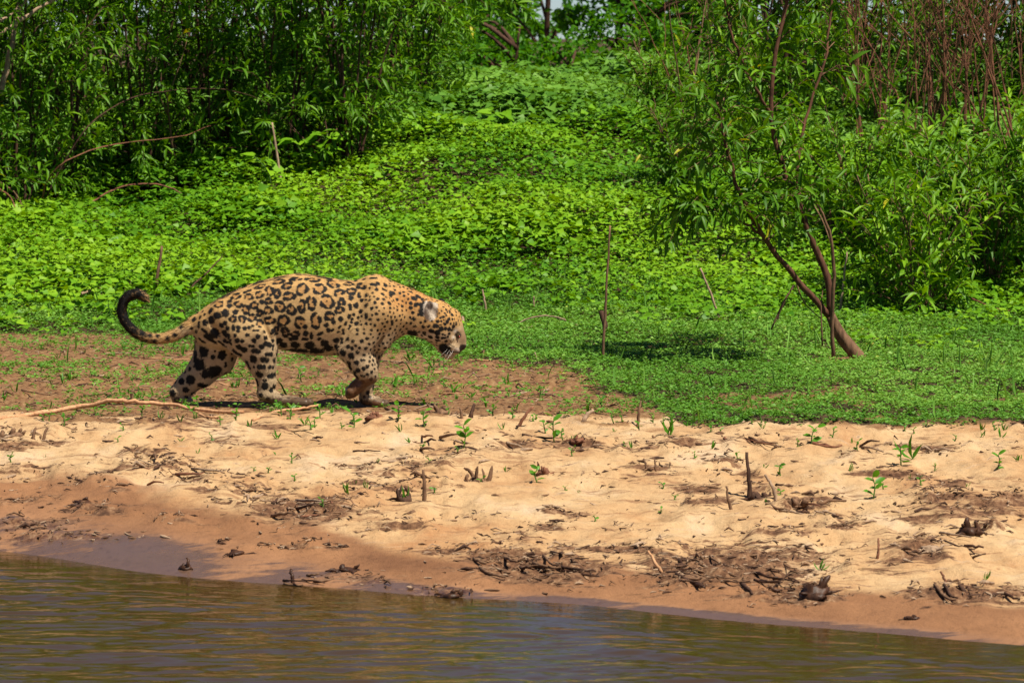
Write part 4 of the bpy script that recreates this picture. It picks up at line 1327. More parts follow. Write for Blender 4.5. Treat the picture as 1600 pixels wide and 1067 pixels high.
for i, (px, yy, hh, sp) in enumerate([(-40, 36.0, 3.2, 1.3), (130, 36.4, 3.3, 1.3), (300, 37.0, 3.2, 1.3), (470, 37.2, 3.0, 1.2), (620, 38.2, 2.5, 1.0)]):
    x_ = (px - 800) / F_PX * yy
    make_shrub("tall_willow_shrub", ["tall leafy bush in the shade behind the leaning dead trunk", "tall leafy bush behind the bush with dark hollow stems", "tall leafy bush behind the long arching bare bough", "tall leafy bush in the shade above the dead stump", "tall leafy bush behind the lighter willow-like bush"][i], "shrub", px, 0, hh, sp, 9, 20, .15, .24, "willow", 130 + i, t0=.08,
               base=(x_, yy, float(height(np.array([x_]), np.array([yy]))[0])), spacing=.04, tw=(.5, .95), singles=0, group="tall bushes in the second row behind the willow-like bushes", thick=.024)

for i, (px, yy, hh, sp) in enumerate([(1180, 38.5, 2.4, 1.0), (1340, 38.0, 2.8, 1.2), (1480, 38.0, 3.0, 1.2), (1620, 37.5, 3.1, 1.2)]):
    x_ = (px - 800) / F_PX * yy
    make_shrub("tall_willow_shrub", ["tall bush behind the dark many-stemmed snag", "tall shaded bush behind the slim reddish canes", "tall shaded bush behind the fan of reddish canes", "tall shaded bush behind the thickest reddish canes"][i], "shrub", px, 0, hh, sp, 9, 18, .14, .24, "willow", 150 + i, t0=.08,
               base=(x_, yy, float(height(np.array([x_]), np.array([yy]))[0])), spacing=.04, tw=(.5, .95), singles=0, group="tall bushes in the second row behind the reddish canes", thick=.02)

RIGHT = [
    (1700, 470, 1.2, .55, 8, 10, .140, .22, "willow", .05, .0, "lance-leaved bush just beyond the fallen reddish branch"),
    # px, py, height, spread, stems, twigs, ln, ratio, mat, t0, bright, label
    (1442, 492, .98, .42, 8, 10, .150, .22, "willow_light", .02, .10, "bright lance-leaved bush reaching the carpet right of the leaning tree"),
    (1385, 470, .95, .40, 7, 9, .135, .22, "willow", .05, .0, "dark lance-leaved bush just behind the leaning tree's trunk"),
    (1545, 452, 1.1, .55, 8, 10, .140, .22, "willow", .05, .0, "shadowy lance-leaved bush above the fallen reddish branch"),
    (1490, 400, 1.15, .55, 8, 11, .150, .23, "willow_light", .05, .12, "yellow green leafy bush under the bare reddish canes"),
    (1610, 430, 1.25, .55, 8, 11, .150, .23, "willow_light", .05, .08, "yellow green bush beside the fallen reddish branch, with upright shoots"),
    (1330, 372, 1.05, .55, 8, 10, .130, .22, "willow", .05, .05, "lance-leaved bush seen through the leaning tree's crown"),
    (1060, 322, .80, .42, 8, 10, .115, .24, "willow", .05, .0, "dark rounded bush alone at the right border of the green clearing"),
    (1135, 300, 1.05, .50, 8, 11, .120, .23, "willow", .05, .03, "dark bush between the rounded bush and the leaning tree's crown"),
    (1030, 200, .75, .45, 7, 9, .120, .25, "willow_light", .05, .0, "low leafy bush on the top of the slope by the far trees"),
    (1210, 230, 1.3, .65, 8, 12, .130, .22, "willow_light", .05, .02, "leafy bush at the top of the slope behind the leaning tree"),
    (1330, 215, 1.5, .70, 8, 12, .130, .22, "willow_light", .08, .0, "leafy bush at the top of the slope where the bare canes begin"),
    (1450, 195, 1.5, .75, 8, 11, .130, .22, "willow", .10, -.05, "dark green bush half hidden behind the bare reddish canes"),
    (1570, 185, 1.7, .80, 8, 11, .130, .22, "willow", .10, -.05, "dark green bush behind the thickest bare reddish canes"),
    (1150, 180, 1.3, .55, 7, 10, .120, .22, "willow_light", .06, .0, "leafy bush on the crest beside the dark many-stemmed snag"),
]
for i, (px, py, hh, sp, ns, nt_, ln_, ra, mt, t0, br, lb) in enumerate(RIGHT):
    make_shrub("lance_leaved_shrub", lb, "shrub", px, py, hh, sp, ns, nt_, ln_, ra, mt, 200 + i, bark="bark", t0=t0, spacing=.032, tw=(.28, .6), singles=130 if i < 9 else 60,
               group="lance-leaved bushes on the slope ahead of the animal", thick=.012, droop=.18, upb=.6, sag=.35, bright=br, arch=.2)


def leaning_tree():
    R_ = np.random.default_rng(31)
    loc = ground(1332, 562)
    y0 = loc[1]
    root = thing("leaning_tree", "small forked tree leaning left over its own shadow on the leafy carpet", "tree", loc)

    def W(pts, dy):
        return np.array([at(a, b, y0 + d_) for (a, b), d_ in zip(pts, dy)])
    tr_ = curve(W([(1348, 566), (1330, 545), (1308, 515), (1297, 492)], [0, 0, -.02, -.05]), 10); tr_[0][2] -= .05
    Vt, Qt, Tt = tube(tr_ - loc, np.linspace(.048, .032, 10), 10, wob=.10)
    put("trunk", mesh_np("trunk", Vt, [Qt, Tt], M["bark"]), root)
    limbs = [(W([(1297, 494), (1262, 455), (1225, 412), (1195, 372), (1165, 320), (1138, 250), (1120, 160)], [-.05, -.12, -.22, -.32, -.42, -.5, -.55]), .022, .008, 34),
             (W([(1298, 494), (1293, 440), (1275, 392), (1255, 340), (1222, 262), (1205, 180), (1212, 90), (1232, -20), (1240, -140)], [-.05, -.06, -.08, -.12, -.18, -.2, -.2, -.15, -.1]), .024, .009, 40),
             (W([(1303, 566), (1300, 500), (1303, 430), (1297, 370), (1278, 322), (1248, 292), (1222, 280)], [-.06, -.1, -.15, -.18, -.22, -.26, -.3]), .013, .006, 8),
             (W([(1258, 345), (1245, 270), (1262, 180), (1290, 90), (1300, 0), (1320, -100)], [-.12, -.05, .05, .12, .2, .25]), .012, .005, 20),
             (W([(1190, 368), (1150, 340), (1110, 325), (1085, 318)], [-.32, -.4, -.5, -.55]), .009, .004, 24),
             (W([(1206, 180), (1170, 120), (1140, 40), (1125, -60)], [-.2, -.3, -.35, -.4]), .011, .005, 16)]
    twigs = []
    for k, (w_, r0, r1, ntw) in enumerate(limbs):
        c_ = curve(w_, 22, jit=.004)
        Vt, Qt, Tt = tube(c_ - loc, np.linspace(r0, r1, 22), 8, wob=.12)
        put("limb", mesh_np("limb", Vt, [Qt, Tt], M["bark_tree" if k != 2 else "bark"]), root)
        twigs += twigs_from(c_, R_, ntw, .42 if k < 2 else (.65 if k == 2 else .25), .28, .62, upb=.25, sag=.8)
    # a few bare twigs low on the trunk
    for pts in ([(1240, 425), (1255, 470), (1290, 505)], [(1205, 515), (1225, 470), (1243, 445)], [(1285, 540), (1283, 480), (1286, 450)]):
        c_ = curve(W(pts, [-.1, -.1, -.05]), 8)
        Vt, Qt, Tt = tube(c_ - loc, np.linspace(.006, .003, 8), 5)
        put("bare_twig", mesh_np("bare_twig", Vt, [Qt, Tt], M["bark"]), root)
    Vt, Fq = join_tubes([tube(t_[[0, 2, 5]] - loc, np.array([.0045, .003, .0015]), 3, cap=False) for t_ in twigs])
    ob = put("twigs", mesh_np("twigs", Vt, Fq, M["bark"]), root); ob["kind"] = "stuff"
    P, D, U_, LN = grow_leaves(twigs, .026, .135, R_, .35)
    tint = .38 + .15 * vnoise(P[:, 0] * 3, P[:, 1] * 3, P[:, 2] * 3, seed=9) + R_.normal(0, .16, len(P))
    tint = np.where(R_.random(len(P)) < .012, .99, np.clip(tint, 0, .9))
    foliage(root, loc, P, D, U_, LN, .24, "lance", "willow", tint, 280)


leaning_tree()


def bare_canes(px, py, hgt, n_, lean, label, seed, mat="bark_red", spread=.35, r=.010, grp="bare reddish canes on the slope", side=4, base=None):
    R_ = np.random.default_rng(seed)
    loc = ground(px, py) if base is None else np.array(base)
    root = thing("bare_canes", label, "dead shrub", loc, grp)
    for i in range(n_):
        b0 = loc + np.array([R_.normal(0, .10), R_.normal(0, .10), -.05])
        e = b0 + np.array([R_.normal(lean, spread), R_.normal(0, .3), hgt * R_.uniform(.75, 1.1)])
        mid = (b0 + e) / 2 + R_.normal(0, .05, 3)
        c_ = curve(np.array([b0, mid, e]), 12, jit=.006)
        rr = r * R_.uniform(.6, 1.2)
        Vt, Qt, Tt = tube(c_ - loc, np.linspace(rr, rr * .3, 12), 6, wob=.1)
        cn = put("cane", mesh_np("cane", Vt, [Qt, Tt], M[mat]), root)
        for q in range(side):
            k = R_.integers(4, 11)
            d = unit(np.array([R_.normal(0, .7), R_.normal(0, .5), 1.0]))
            L_ = R_.uniform(.25, .7)
            pts = curve(np.array([c_[k], c_[k] + d * L_ * .5 + R_.normal(0, .02, 3), c_[k] + d * L_]), 6)
            Vt, Qt, Tt = tube(pts - loc, np.linspace(rr * .45, rr * .15, 6), 4)
            put("side_twig", mesh_np("side_twig", Vt, [Qt, Tt], M[mat]), cn)


CANES = [(1350, 262, 2.0, 6, .0, "slim reddish canes just right of the leaning tree's crown"),
         (1395, 250, 2.2, 7, .05, "tight clump of reddish bare canes crossing each other"),
         (1450, 262, 2.2, 7, .0, "reddish bare canes over the yellow green bush"),
         (1495, 235, 2.3, 8, .05, "tall fan of reddish bare canes in front of the dark green bush"),
         (1545, 255, 2.2, 8, .0, "reddish bare canes by the tallest forked dead stem"),
         (1588, 262, 2.3, 8, .0, "outermost reddish bare canes, thickest of the thicket"),
         (1350, 200, 2.2, 6, -.1, "thin canes leaning towards the leaning tree from the crest")]
for i, (px, py, hh, n_, le, lb) in enumerate(CANES):
    bare_canes(px, py, hh, n_, le, lb, 300 + i, r=.0115, side=7, spread=.42)
bare_canes(1232, 205, 2.4, 7, .05, "dark many-stemmed snag rising behind the leaning tree", 320, mat="bark_dark", spread=.2, r=.028, grp=None, side=6)
bare_canes(1098, 268, 1.9, 4, -.05, "few tall brown dead stems beside the rounded dark bush", 321, mat="bark", spread=.16, r=.013, grp=None, side=3)
bare_canes(1062, 200, 1.2, 3, -.15, "thin leaning brown canes on the crest by the far trees", 322, mat="bark_red", spread=.2, r=.008, grp=None, side=2)
bare_canes(492, 268, .45, 5, -.05, "ragged dead brown stump with broken stems at the bushes' end", 323, mat="bark_dark", spread=.10, r=.022, grp=None, side=3)
bare_canes(300, 300, 1.0, 5, .1, "bundle of thin dead stems in the shade under the bushes", 324, mat="bark", spread=.35, r=.012, grp=None, side=3)

# ------------------------------------------------------------------ far trees
def far_tree(px, yy, hgt, rad, label, seed, low=.15, n_=4200, size=.19, trunk=True, group="far trees beyond the crest"):
    R_ = np.random.default_rng(seed)
    x_ = (px - 800) / F_PX * yy
    loc = np.array([x_, yy, float(height(np.array([x_]), np.array([yy]))[0])])
    root = thing("far_tree" if trunk else "far_bush", label, "tree" if trunk else "bush", loc, group)
    top = loc + np.array([R_.normal(0, .3), R_.normal(0, .3), hgt * .85])
    c_ = curve(np.array([loc - [0, 0, .1], loc * .5 + top * .5 + R_.normal(0, .15, 3), top]), 10)
    Vt, Qt, Tt = tube(c_ - loc, np.linspace(.03 + hgt * .005, .012, 10), 7, wob=.1)
    put("trunk", mesh_np("trunk", Vt, [Qt, Tt], M["bark_dark"]), root)
    K = 34 if trunk else 22
    cc = []
    tb = []
    for k in range(K):
        t_ = low + (1 - low) * R_.random() ** .9
        a_ = R_.uniform(0, 6.283)
        w_ = rad * (0.35 + .65 * math.sin(math.pi * min(1, (t_ - low) / (1 - low) * .8 + .18))) * R_.uniform(.35, 1)
        p_ = loc + np.array([math.cos(a_) * w_, math.sin(a_) * w_, hgt * t_])
        cc.append((p_, rad * R_.uniform(.20, .36)))
        j = min(9, int(t_ * 8))
        tb.append(tube(curve(np.array([c_[j], (c_[j] + p_) / 2 + [0, 0, .1], p_]), 6) - loc, np.linspace(.035, .008, 6), 4))
    Vt, Fq = join_tubes(tb)
    put("branches", mesh_np("branches", Vt, Fq, M["bark_dark"]), root)
    P = []
    for p_, r_ in cc:
        m = n_ // K
        d = R_.normal(0, 1, (m, 3)); d /= np.linalg.norm(d, axis=1)[:, None]
        P.append(p_ + d * (r_ * R_.random(m) ** .45)[:, None] * np.array([1.15, 1.15, .75]))
    P = np.concatenate(P)
    d = R_.normal(0, 1, P.shape); d[:, 2] -= .2
    ln = size * R_.uniform(.6, 1.2, len(P))
    up = np.tile([0, 0, 1.0], (len(P), 1)) + R_.normal(0, .5, P.shape)
    ob = put("crown", leaf_mesh("crown", P - loc, d, up, ln, ln * .5, "chip", M["far"], np.clip(.45 + R_.normal(0, .2, len(P)) + .2 * vnoise(P[:, 0], P[:, 1], P[:, 2], seed=seed), 0, .9)), root)
    ob["kind"] = "stuff"


for i, (px, yy, hh, rr, lo_, lb) in enumerate([
        (690, 58, 6.5, 1.25, .10, "rounded far tree left of the patch of sky"), (965, 64, 8.0, 1.2, .10, "tall far tree right of the patch of sky"),
        (1085, 60, 6.0, 1.2, .10, "far tree at the foot of the crest by the thin leaning canes"), (760, 78, 2.4, 1.2, .05, "hazy low far tree under the patch of sky"),
        (1150, 62, 8.0, 2.4, .10, "far tree behind the dark many-stemmed snag"), (600, 60, 8.0, 2.6, .08, "far tree behind the lighter willow-like bush"),
        (850, 74, 7.0, 1.09, .12, "thin airy far tree standing before the patch of sky"), (1290, 58, 8.5, 2.6, .08, "far tree behind the bare reddish canes"), (1450, 56, 8.5, 2.6, .08, "far tree behind the bare reddish canes"), (1620, 56, 8.5, 2.6, .08, "far tree behind the bare reddish canes"),
        (430, 58, 8.5, 2.6, .08, "far tree standing behind the tall shaded bushes"), (250, 58, 8.5, 2.6, .08, "far tree standing behind the tall shaded bushes"), (60, 56, 8.5, 2.6, .08, "far tree standing behind the tall shaded bushes")]):
    far_tree(px, yy, hh, rr, lb, 400 + i, low=lo_, n_=4200 if rr > 1.1 else 2000, group="far trees beyond the crest")
for i, (px, yy, hh, rr, lb) in enumerate([(700, 50, 1.1, .9, "low far bush below the rounded far tree"), (780, 52, .85, 1.0, "low far bush right under the patch of sky"), (885, 50, .75, .9, "low far bush below the tall far tree"),
                                          (985, 52, 1.2, 1.0, "low far bush below the yellow flowered sprig"), (1075, 49, 1.4, 1.0, "low far bush behind the thin leaning canes")]):
    far_tree(px, yy, hh, rr, lb, 430 + i, low=.1, n_=2600, size=.10, trunk=False, group="low bushes beyond the crest")

# ------------------------------------------------------------------ broad-leaved weeds on the slope
def weed(px, py, hgt, nl, ln, label, seed, mat="vine"):
    R_ = np.random.default_rng(seed)
    loc = ground(px, py)
    root = thing("broad_leaved_weed", label, "plant", loc, "broad-leaved weeds standing out of the creeper")
    st_ = curve(np.array([loc - [0, 0, .03], loc + [R_.normal(0, .03), 0, hgt * .5], loc + [R_.normal(0, .05), R_.normal(0, .05), hgt]]), 8)
    Vt, Qt, Tt = tube(st_ - loc, np.linspace(.008, .003, 8), 5)
    put("stem", mesh_np("stem", Vt, [Qt, Tt], M["stem_green"]), root)
    a_ = np.arange(nl) * 2.4 + R_.uniform(0, 6)
    t_ = R_.uniform(.35, 1.0, nl)
    P0 = np.array([st_[int(q * 7)] for q in t_])
    D = np.stack([np.cos(a_), np.sin(a_), R_.uniform(-.45, .2, nl)], 1)
    L_ = ln * R_.uniform(.7, 1.2, nl)
    P1 = P0 + D * .06 * R_.uniform(.5, 1.4, (nl, 1)) + [0, 0, .04]
    tb = [tube(np.array([P0[i], (P0[i] + P1[i]) / 2 + [0, 0, .01], P1[i]]) - loc, .002, 4) for i in range(nl)]
    Vt, Fq = join_tubes(tb)
    put("leaf_stalks", mesh_np("leaf_stalks", Vt, Fq, M["stem_green"]), root)["kind"] = "stuff"
    up = np.tile([0, -.2, 1.0], (nl, 1)) + R_.normal(0, .2, (nl, 3))
    leaf_objects(root, loc, P1, D, up, L_, "heart", mat, .9, np.clip(R_.normal(.6, .15, nl), .1, .9))


for i, (px, py, hh, nl, ln_, lb) in enumerate([
        (470, 285, .34, 16, .12, "large-leaved weed in front of the dead stump"), (510, 280, .36, 16, .13, "largest broad-leaved weed, right of the dead stump"), (355, 290, .36, 18, .11, "broad-leaved weed in the shade under the bushes"),
        (420, 305, .3, 14, .10, "broad-leaved weed in sun before the dead stump"), (310, 300, .28, 12, .10, "broad-leaved weed beside the bundle of thin dead stems"),
        (640, 140, .3, 12, .12, "greyish broad-leaved weed below the lighter willow-like bush"), (700, 175, .28, 12, .11, "broad-leaved weed high on the clearing, left of the crest"),
        (800, 120, .32, 12, .13, "broad-leaved weed on the crest under the patch of sky"), (960, 115, .34, 14, .12, "leafy weed on the crest below the far tree"),
        (900, 300, .24, 12, .10, "broad-leaved weed amid the clearing near the rounded dark bush"), (1240, 330, .3, 14, .10, "broad-leaved weed under the leaning tree's crown"),
        (1320, 300, .3, 14, .10, "broad-leaved weed below the slim reddish canes"), (600, 300, .22, 10, .09, "broad-leaved weed at the open end of the bushes"), (780, 215, .26, 10, .11, "broad-leaved weed mid-slope in the clearing")]):
    weed(px, py, hh, nl, ln_, lb, 500 + i, "vine" if i < 5 or i > 8 else "vine_grey")
_l = ground(955, 108)
weed(958, 112, .36, 8, .12, "yellowing leafy sprig on the crest below the far trees", 530, "carpet")

# ------------------------------------------------------------------ sticks, canes and stumps
def lying(name, label, cat, pts, r, mat, group=None, n_=18, sides=7, r1=None, lift=None, wob=.15, dry=None):
    """a branch on the ground; pts are places in the photograph, with the lift above ground in m"""
    W_ = []
    for i, q in enumerate(pts):
        g_ = ground(q[0], q[1]) if len(q) < 4 else at(q[0], q[1], q[3])
        if len(q) > 2 and q[2]:
            y_ = ground(q[0], q[1] + q[2] * F_PX / g_[1])[1]
            g_ = at(q[0], q[1], y_)
        W_.append(g_)
    W_ = np.array(W_)
    loc = W_[0].copy()
    c_ = curve(W_, n_, jit=r / 290 * .25)
    rr = np.linspace(r / 290, (r1 if r1 else r * .5) / 290, n_)
    c_[:, 2] += rr * .6
    Vt, Qt, Tt = tube(c_ - loc, rr, sides, wob=wob)
    ob = put(name, mesh_np(name, Vt, [Qt, Tt], M[mat]), None, tuple(loc))
    return tag(ob, label, cat, group)


def standing(name, label, cat, base, pts, r, mat, group=None, r1=None, n_=12, wob=.12):
    """a stick standing in the ground at a place; pts are further places at the same distance"""
    g_ = ground(*base)
    W_ = np.array([g_ - [0, 0, .03]] + [at(a, b, g_[1] + .02 * i) for i, (a, b) in enumerate(pts)])
    c_ = curve(W_, n_, jit=.0015)
    s = g_[1] / F_PX
    Vt, Qt, Tt = tube(c_ - g_, np.linspace(r * s, (r1 if r1 else r * .5) * s, n_), 7, wob=wob)
    ob = put(name, mesh_np(name, Vt, [Qt, Tt], M[mat]), None, tuple(g_))
    return tag(ob, label, cat, group)


lying("fallen_branch", "long pale crooked branch lying along the top of the sand below the hind paws", "branch",
      [(-20, 664), (55, 651), (112, 641, .02), (150, 632, .05), (180, 627, .07), (215, 630, .06), (262, 634, .04), (320, 643, .02), (382, 653)], 4.0, "wood_pale", n_=34, r1=2.6)
lying("fallen_branch", "short pale side stick forking off the long crooked branch", "branch", [(296, 640), (318, 652), (345, 656)], 2.6, "wood_pale")
lying("fallen_branch", "pale brown stick lying under the hind paw by the long branch", "branch", [(395, 660), (430, 650), (470, 640, .02), (500, 634, .03)], 3.0, "wood_pale")
lying("arched_cane", "red brown cane bent in an arch over the leafy slope", "cane", [(104, 343, .02), (150, 312, .15), (200, 291, .25), (255, 291, .25), (290, 310, .15), (308, 348, .0)], 2.6, "bark_red", n_=26, r1=1.4)
lying("fallen_branch", "reddish brown bough lying in the leaves at the edge of the carpet", "branch", [(-15, 376, .03), (60, 368, .08), (100, 376, .06), (138, 390, .02)], 5.0, "bark_red")
lying("arched_cane", "thin brown cane looping down beside the reddish bough", "cane", [(-10, 290, .35), (18, 312, .28), (26, 350, .15), (10, 395, .02), (-5, 408, .0)], 2.0, "bark_red")
lying("arched_cane", "pale thin cane leaning across the looping cane", "cane", [(-5, 282, .35), (25, 305, .28), (45, 345, .12), (70, 395, .02)], 1.8, "bark")
lying("fallen_branch", "pale brown stick bowed over the leaves above the tail", "branch", [(82, 484, .01), (112, 467, .04), (152, 454, .06), (196, 456, .03)], 3.6, "wood_grey", r1=2.6)
lying("dead_twig", "dark dead twig rising out of the leaves near the rump", "twig", [(296, 458, .0), (302, 446, .06), (322, 428, .12), (347, 402, .2)], 2.6, "bark_dark")
lying("fallen_branch", "brown bent stick joining the dark dead twig near the rump", "branch", [(248, 456), (268, 446, .04), (288, 449, .03), (304, 460)], 2.8, "bark")
standing("dried_cane", "upright brown dead stem in the leaves above the tail", "stem", (240, 462), [(246, 430), (253, 385)], 3.4, "bark", r1=2.0)
lying("fallen_branch", "pale forked stick just in front of the animal's forehead", "branch", [(722, 497, .05), (727, 513), (745, 514), (764, 516)], 3.0, "wood_grey", r1=2.2)
lying("fallen_branch", "long thin pale stick lying in the carpet ahead of the nose", "branch", [(768, 512), (805, 515), (850, 510, .01), (898, 514)], 2.6, "wood_grey", r1=2.0)
lying("arched_cane", "thin pale cane arched over the long stick in the carpet", "cane", [(806, 508), (832, 497, .05), (868, 496, .06), (918, 516)], 1.9, "wood_grey", r1=1.4)
lying("fallen_branch", "rough brown stick lying at chin height ahead of the nose", "branch", [(732, 547), (762, 541, .01), (790, 543), (822, 541)], 3.2, "bark", r1=2.2)
standing("dried_cane", "tall thin lone brown stem standing in the carpet before the tree shadow", "stem", (941, 573), [(945, 500), (948, 440), (953, 352)], 2.6, "bark", r1=1.4)
standing("dried_cane", "thick broken brown stub hugging the tall lone stem", "stem", (946, 528), [(945, 508), (939, 486)], 5.0, "bark_dark", r1=4.0)
standing("dried_cane", "brown stick leaning left in the carpet between lone stem and tree", "stem", (1128, 504), [(1112, 462), (1094, 420)], 2.2, "wood_grey", r1=1.6)
standing("dried_cane", "short pale stake in the carpet above the animal's forehead", "stem", (760, 490), [(757, 470), (754, 452)], 2.2, "wood_grey")
standing("dried_cane", "short stub in the carpet above the arched pale cane", "stem", (834, 484), [(834, 463)], 2.2, "wood_grey")
standing("dried_cane", "pale straight dead stem right behind the leaning tree's trunk", "stem", (1311, 492), [(1318, 440), (1324, 394)], 2.4, "wood_grey")
standing("dried_cane", "dark slanting dead stem under the leaning tree", "stem", (1206, 516), [(1222, 478), (1240, 446)], 2.4, "bark_dark")
lying("fallen_branch", "reddish fallen branch on the carpet beside the shadowy bush", "branch", [(1612, 488, .02), (1575, 488, .03), (1545, 480, .05), (1512, 464, .1)], 3.4, "bark_red", r1=1.8)
lying("arched_cane", "long thin pale cane hanging from the tree crown to the carpet", "cane", [(1222, 278, .55), (1255, 300, .5), (1285, 345, .35), (1302, 400, .18), (1306, 470, .0)], 1.8, "bark")
standing("dried_cane", "thin pale dead stem standing before the largest weed", "stem", (441, 300), [(434, 250), (425, 192)], 2.6, "wood_grey", r1=1.6)
standing("dried_cane", "thin dead stem slanting in the shade behind the arching red cane", "stem", (283, 278), [(268, 232), (258, 185)], 2.0, "wood_grey", r1=1.2)
lying("bough", "long bare bough arching through the middle of the bushes", "branch", [(72, 310, 0, 32.3), (96, 262, 0, 32.3), (140, 196, 0, 32.3), (200, 156, 0, 32.8), (262, 143, 0, 33.0), (330, 139, 0, 33.0), (385, 148, 0, 33.1), (430, 168, 0, 33.4)], 2.0, "bark_dark", n_=26, r1=.7)
lying("bough", "reddish low bough slanting through the shade of the bushes", "branch", [(66, 312, 0, 32.2), (76, 280, 0, 32.1), (108, 250, 0, 32.0), (170, 228, 0, 32.5), (235, 220, 0, 32.6), (290, 212, 0, 32.8), (330, 196, 0, 33.2)], 2.2, "bark_red", n_=20, r1=.8)
for k_, (pts, r_) in enumerate([([(0, 150, 0, 32.3), (18, 80, 0, 32.4), (30, 0, 0, 32.6), (36, -60, 0, 32.8)], 7.5), ([(-8, 60, 0, 32), (40, 28, 0, 32.1), (85, 2, 0, 32.2), (130, -30, 0, 32.4)], 5.0), ([(-10, 40, 0, 31.9), (30, 14, 0, 32.1), (60, -25, 0, 32.3)], 4.0)]):
    lying("dead_bough", ["pale brown leaning dead trunk by the dark narrow-leaved bush", "grey dead bough slanting up across the leaning dead trunk", "thin grey dead bough above the slanting one"][k_], "branch", pts, r_, "wood_grey", r1=r_ * .6)

# stakes, stumps and chunks on the sand
for base_, pts, r_, mt, lb in [
        ((664, 784), [(663, 760), (661, 733)], 4.0, "bark", "upright brown stake in the sand beside the small ragged stump"),
        ((1172, 777), [(1170, 745), (1166, 707)], 4.2, "bark_dark", "tall pointed dark stake standing in bare sand"),
        ((1215, 783), [(1207, 762), (1196, 741)], 3.4, "wood_grey", "slanting grey stake right of the tall dark stake"),
        ((807, 664), [(820, 650), (833, 636)], 3.2, "bark_red", "red brown stick leaning right at the top of the sand"),
        ((735, 655), [(737, 645), (741, 632)], 4.2, "bark_dark", "dark short stake at the top of the sand between seedlings"),
        ((672, 652), [(672, 642), (668, 630)], 2.6, "bark", "short brown twig upright behind the front paw's seedlings"),
        ((722, 656), [(721, 646), (719, 638)], 3.0, "bark", "stubby brown twig beside the dark short stake"),
        ((908, 662), [(916, 650), (927, 640)], 4.6, "wood_grey", "thick grey stub leaning right at the carpet's sandy edge"),
        ((996, 662), [(998, 645), (1001, 626)], 2.8, "bark", "thin brown stake at the carpet's sandy edge"),
        ((458, 914), [(457, 903), (454, 890)], 4.0, "wood_wet", "wet dark stub poking out at the water's edge"),
        ((1040, 900), [(1028, 885), (1012, 860)], 3.6, "wood_pale", "orange brown stick leaning out of the debris heap"),
        ((1370, 877), [(1372, 860), (1372, 842)], 2.6, "bark_red", "thin reddish twig standing in pale dry sand"),
        ((1012, 735), [(1009, 727), (1006, 717)], 2.6, "bark", "tiny pair stake in the sand below the carpet"),
        ((1026, 736), [(1024, 728), (1023, 718)], 2.4, "bark", "tiny stake right of its pair below the carpet"),
        ((207, 626), [(206, 615), (209, 607)], 3.4, "bark", "small brown stub behind the long pale branch"),
        ((1145, 795), [(1138, 780), (1135, 760)], 3.0, "bark", "crooked root stub left of the tall dark stake"),
        ((55, 690), [(52, 680), (56, 668)], 3.4, "bark", "short stub under the long pale branch"), ((66, 688), [(70, 678), (74, 668)], 3.0, "bark", "leaning stub under the long pale branch"),
        ((1480, 920), [(1476, 905), (1470, 893)], 2.8, "bark_red", "small red stub near the shore in dark litter")]:
    standing("stake", lb, "stake", base_, pts, r_, mt, r1=r_ * .55)


def lump(n_, rx, ry, rz, R_):
    """weathered lump: a sphere grid pushed in and out"""
    a_, e_ = np.meshgrid(np.linspace(0, 2 * np.pi, 15)[:-1], np.linspace(-.5 * np.pi, .5 * np.pi, 9), indexing='ij')
    D = np.stack([np.cos(e_) * np.cos(a_), np.cos(e_) * np.sin(a_), np.sin(e_)], -1).reshape(-1, 3)
    o_ = R_.uniform(0, 50)
    k = 1 + .45 * vnoise(D[:, 0] * 1.6 + o_, D[:, 1] * 1.6, D[:, 2] * 1.6) + .3 * vnoise(D[:, 0] * 4 + o_, D[:, 1] * 4, D[:, 2] * 4)
    V_ = D * k[:, None] * np.array([rx, ry, rz])
    i, j = np.meshgrid(np.arange(14), np.arange(8), indexing='ij'); i = i.ravel(); j = j.ravel()
    Q_ = np.stack([i * 9 + j, ((i + 1) % 14) * 9 + j, ((i + 1) % 14) * 9 + j + 1, i * 9 + j + 1], 1)
    return V_, Q_


def stump(px, py, wpx, hpx, label, mat, seed, spikes=7):
    R_ = np.random.default_rng(seed)
    g_ = ground(px, py); s = g_[1] / F_PX
    root = thing("stump", label, "stump", g_)
    V_, Q_ = lump(0, wpx * .36 * s, wpx * .34 * s, hpx * .38 * s, R_)
    put("root_mass", mesh_np("root_mass", V_, Q_, M[mat]), root)
    for i in range(spikes):
        a_ = R_.uniform(0, 6.283)
        up = R_.random() < (.25 if mat == "wood_wet" else .55)
        rr = wpx * R_.uniform(.05, .38) * s
        b0 = np.array([math.cos(a_) * rr, math.sin(a_) * rr, -.004])
        if up:      # splinter standing up, ragged
            e = b0 + np.array([R_.normal(0, wpx * .16) * s, R_.normal(0, .01), hpx * s * R_.uniform(.5, 1.05)])
            w0 = wpx * R_.uniform(.06, .13) * s
            pr = np.array([1.1, 1.0, .95, .85, .7, .35]) * w0
        else:       # root running out along the ground
            e = b0 + np.array([math.cos(a_) * wpx * R_.uniform(.3, .8) * s, math.sin(a_) * .05, R_.uniform(0, .25) * hpx * s])
            w0 = wpx * R_.uniform(.04, .09) * s
            pr = np.array([1.2, 1.0, .9, .7, .5, .25]) * w0
        Vt, Qt, Tt = tube(curve(np.array([b0, b0 * .5 + e * .5 + R_.normal(0, .10, 3) * hpx * s, e]), 6, jit=.0015), pr, 6, wob=.35)
        put("splinter", mesh_np("splinter", Vt, [Qt, Tt], M[mat]), root)


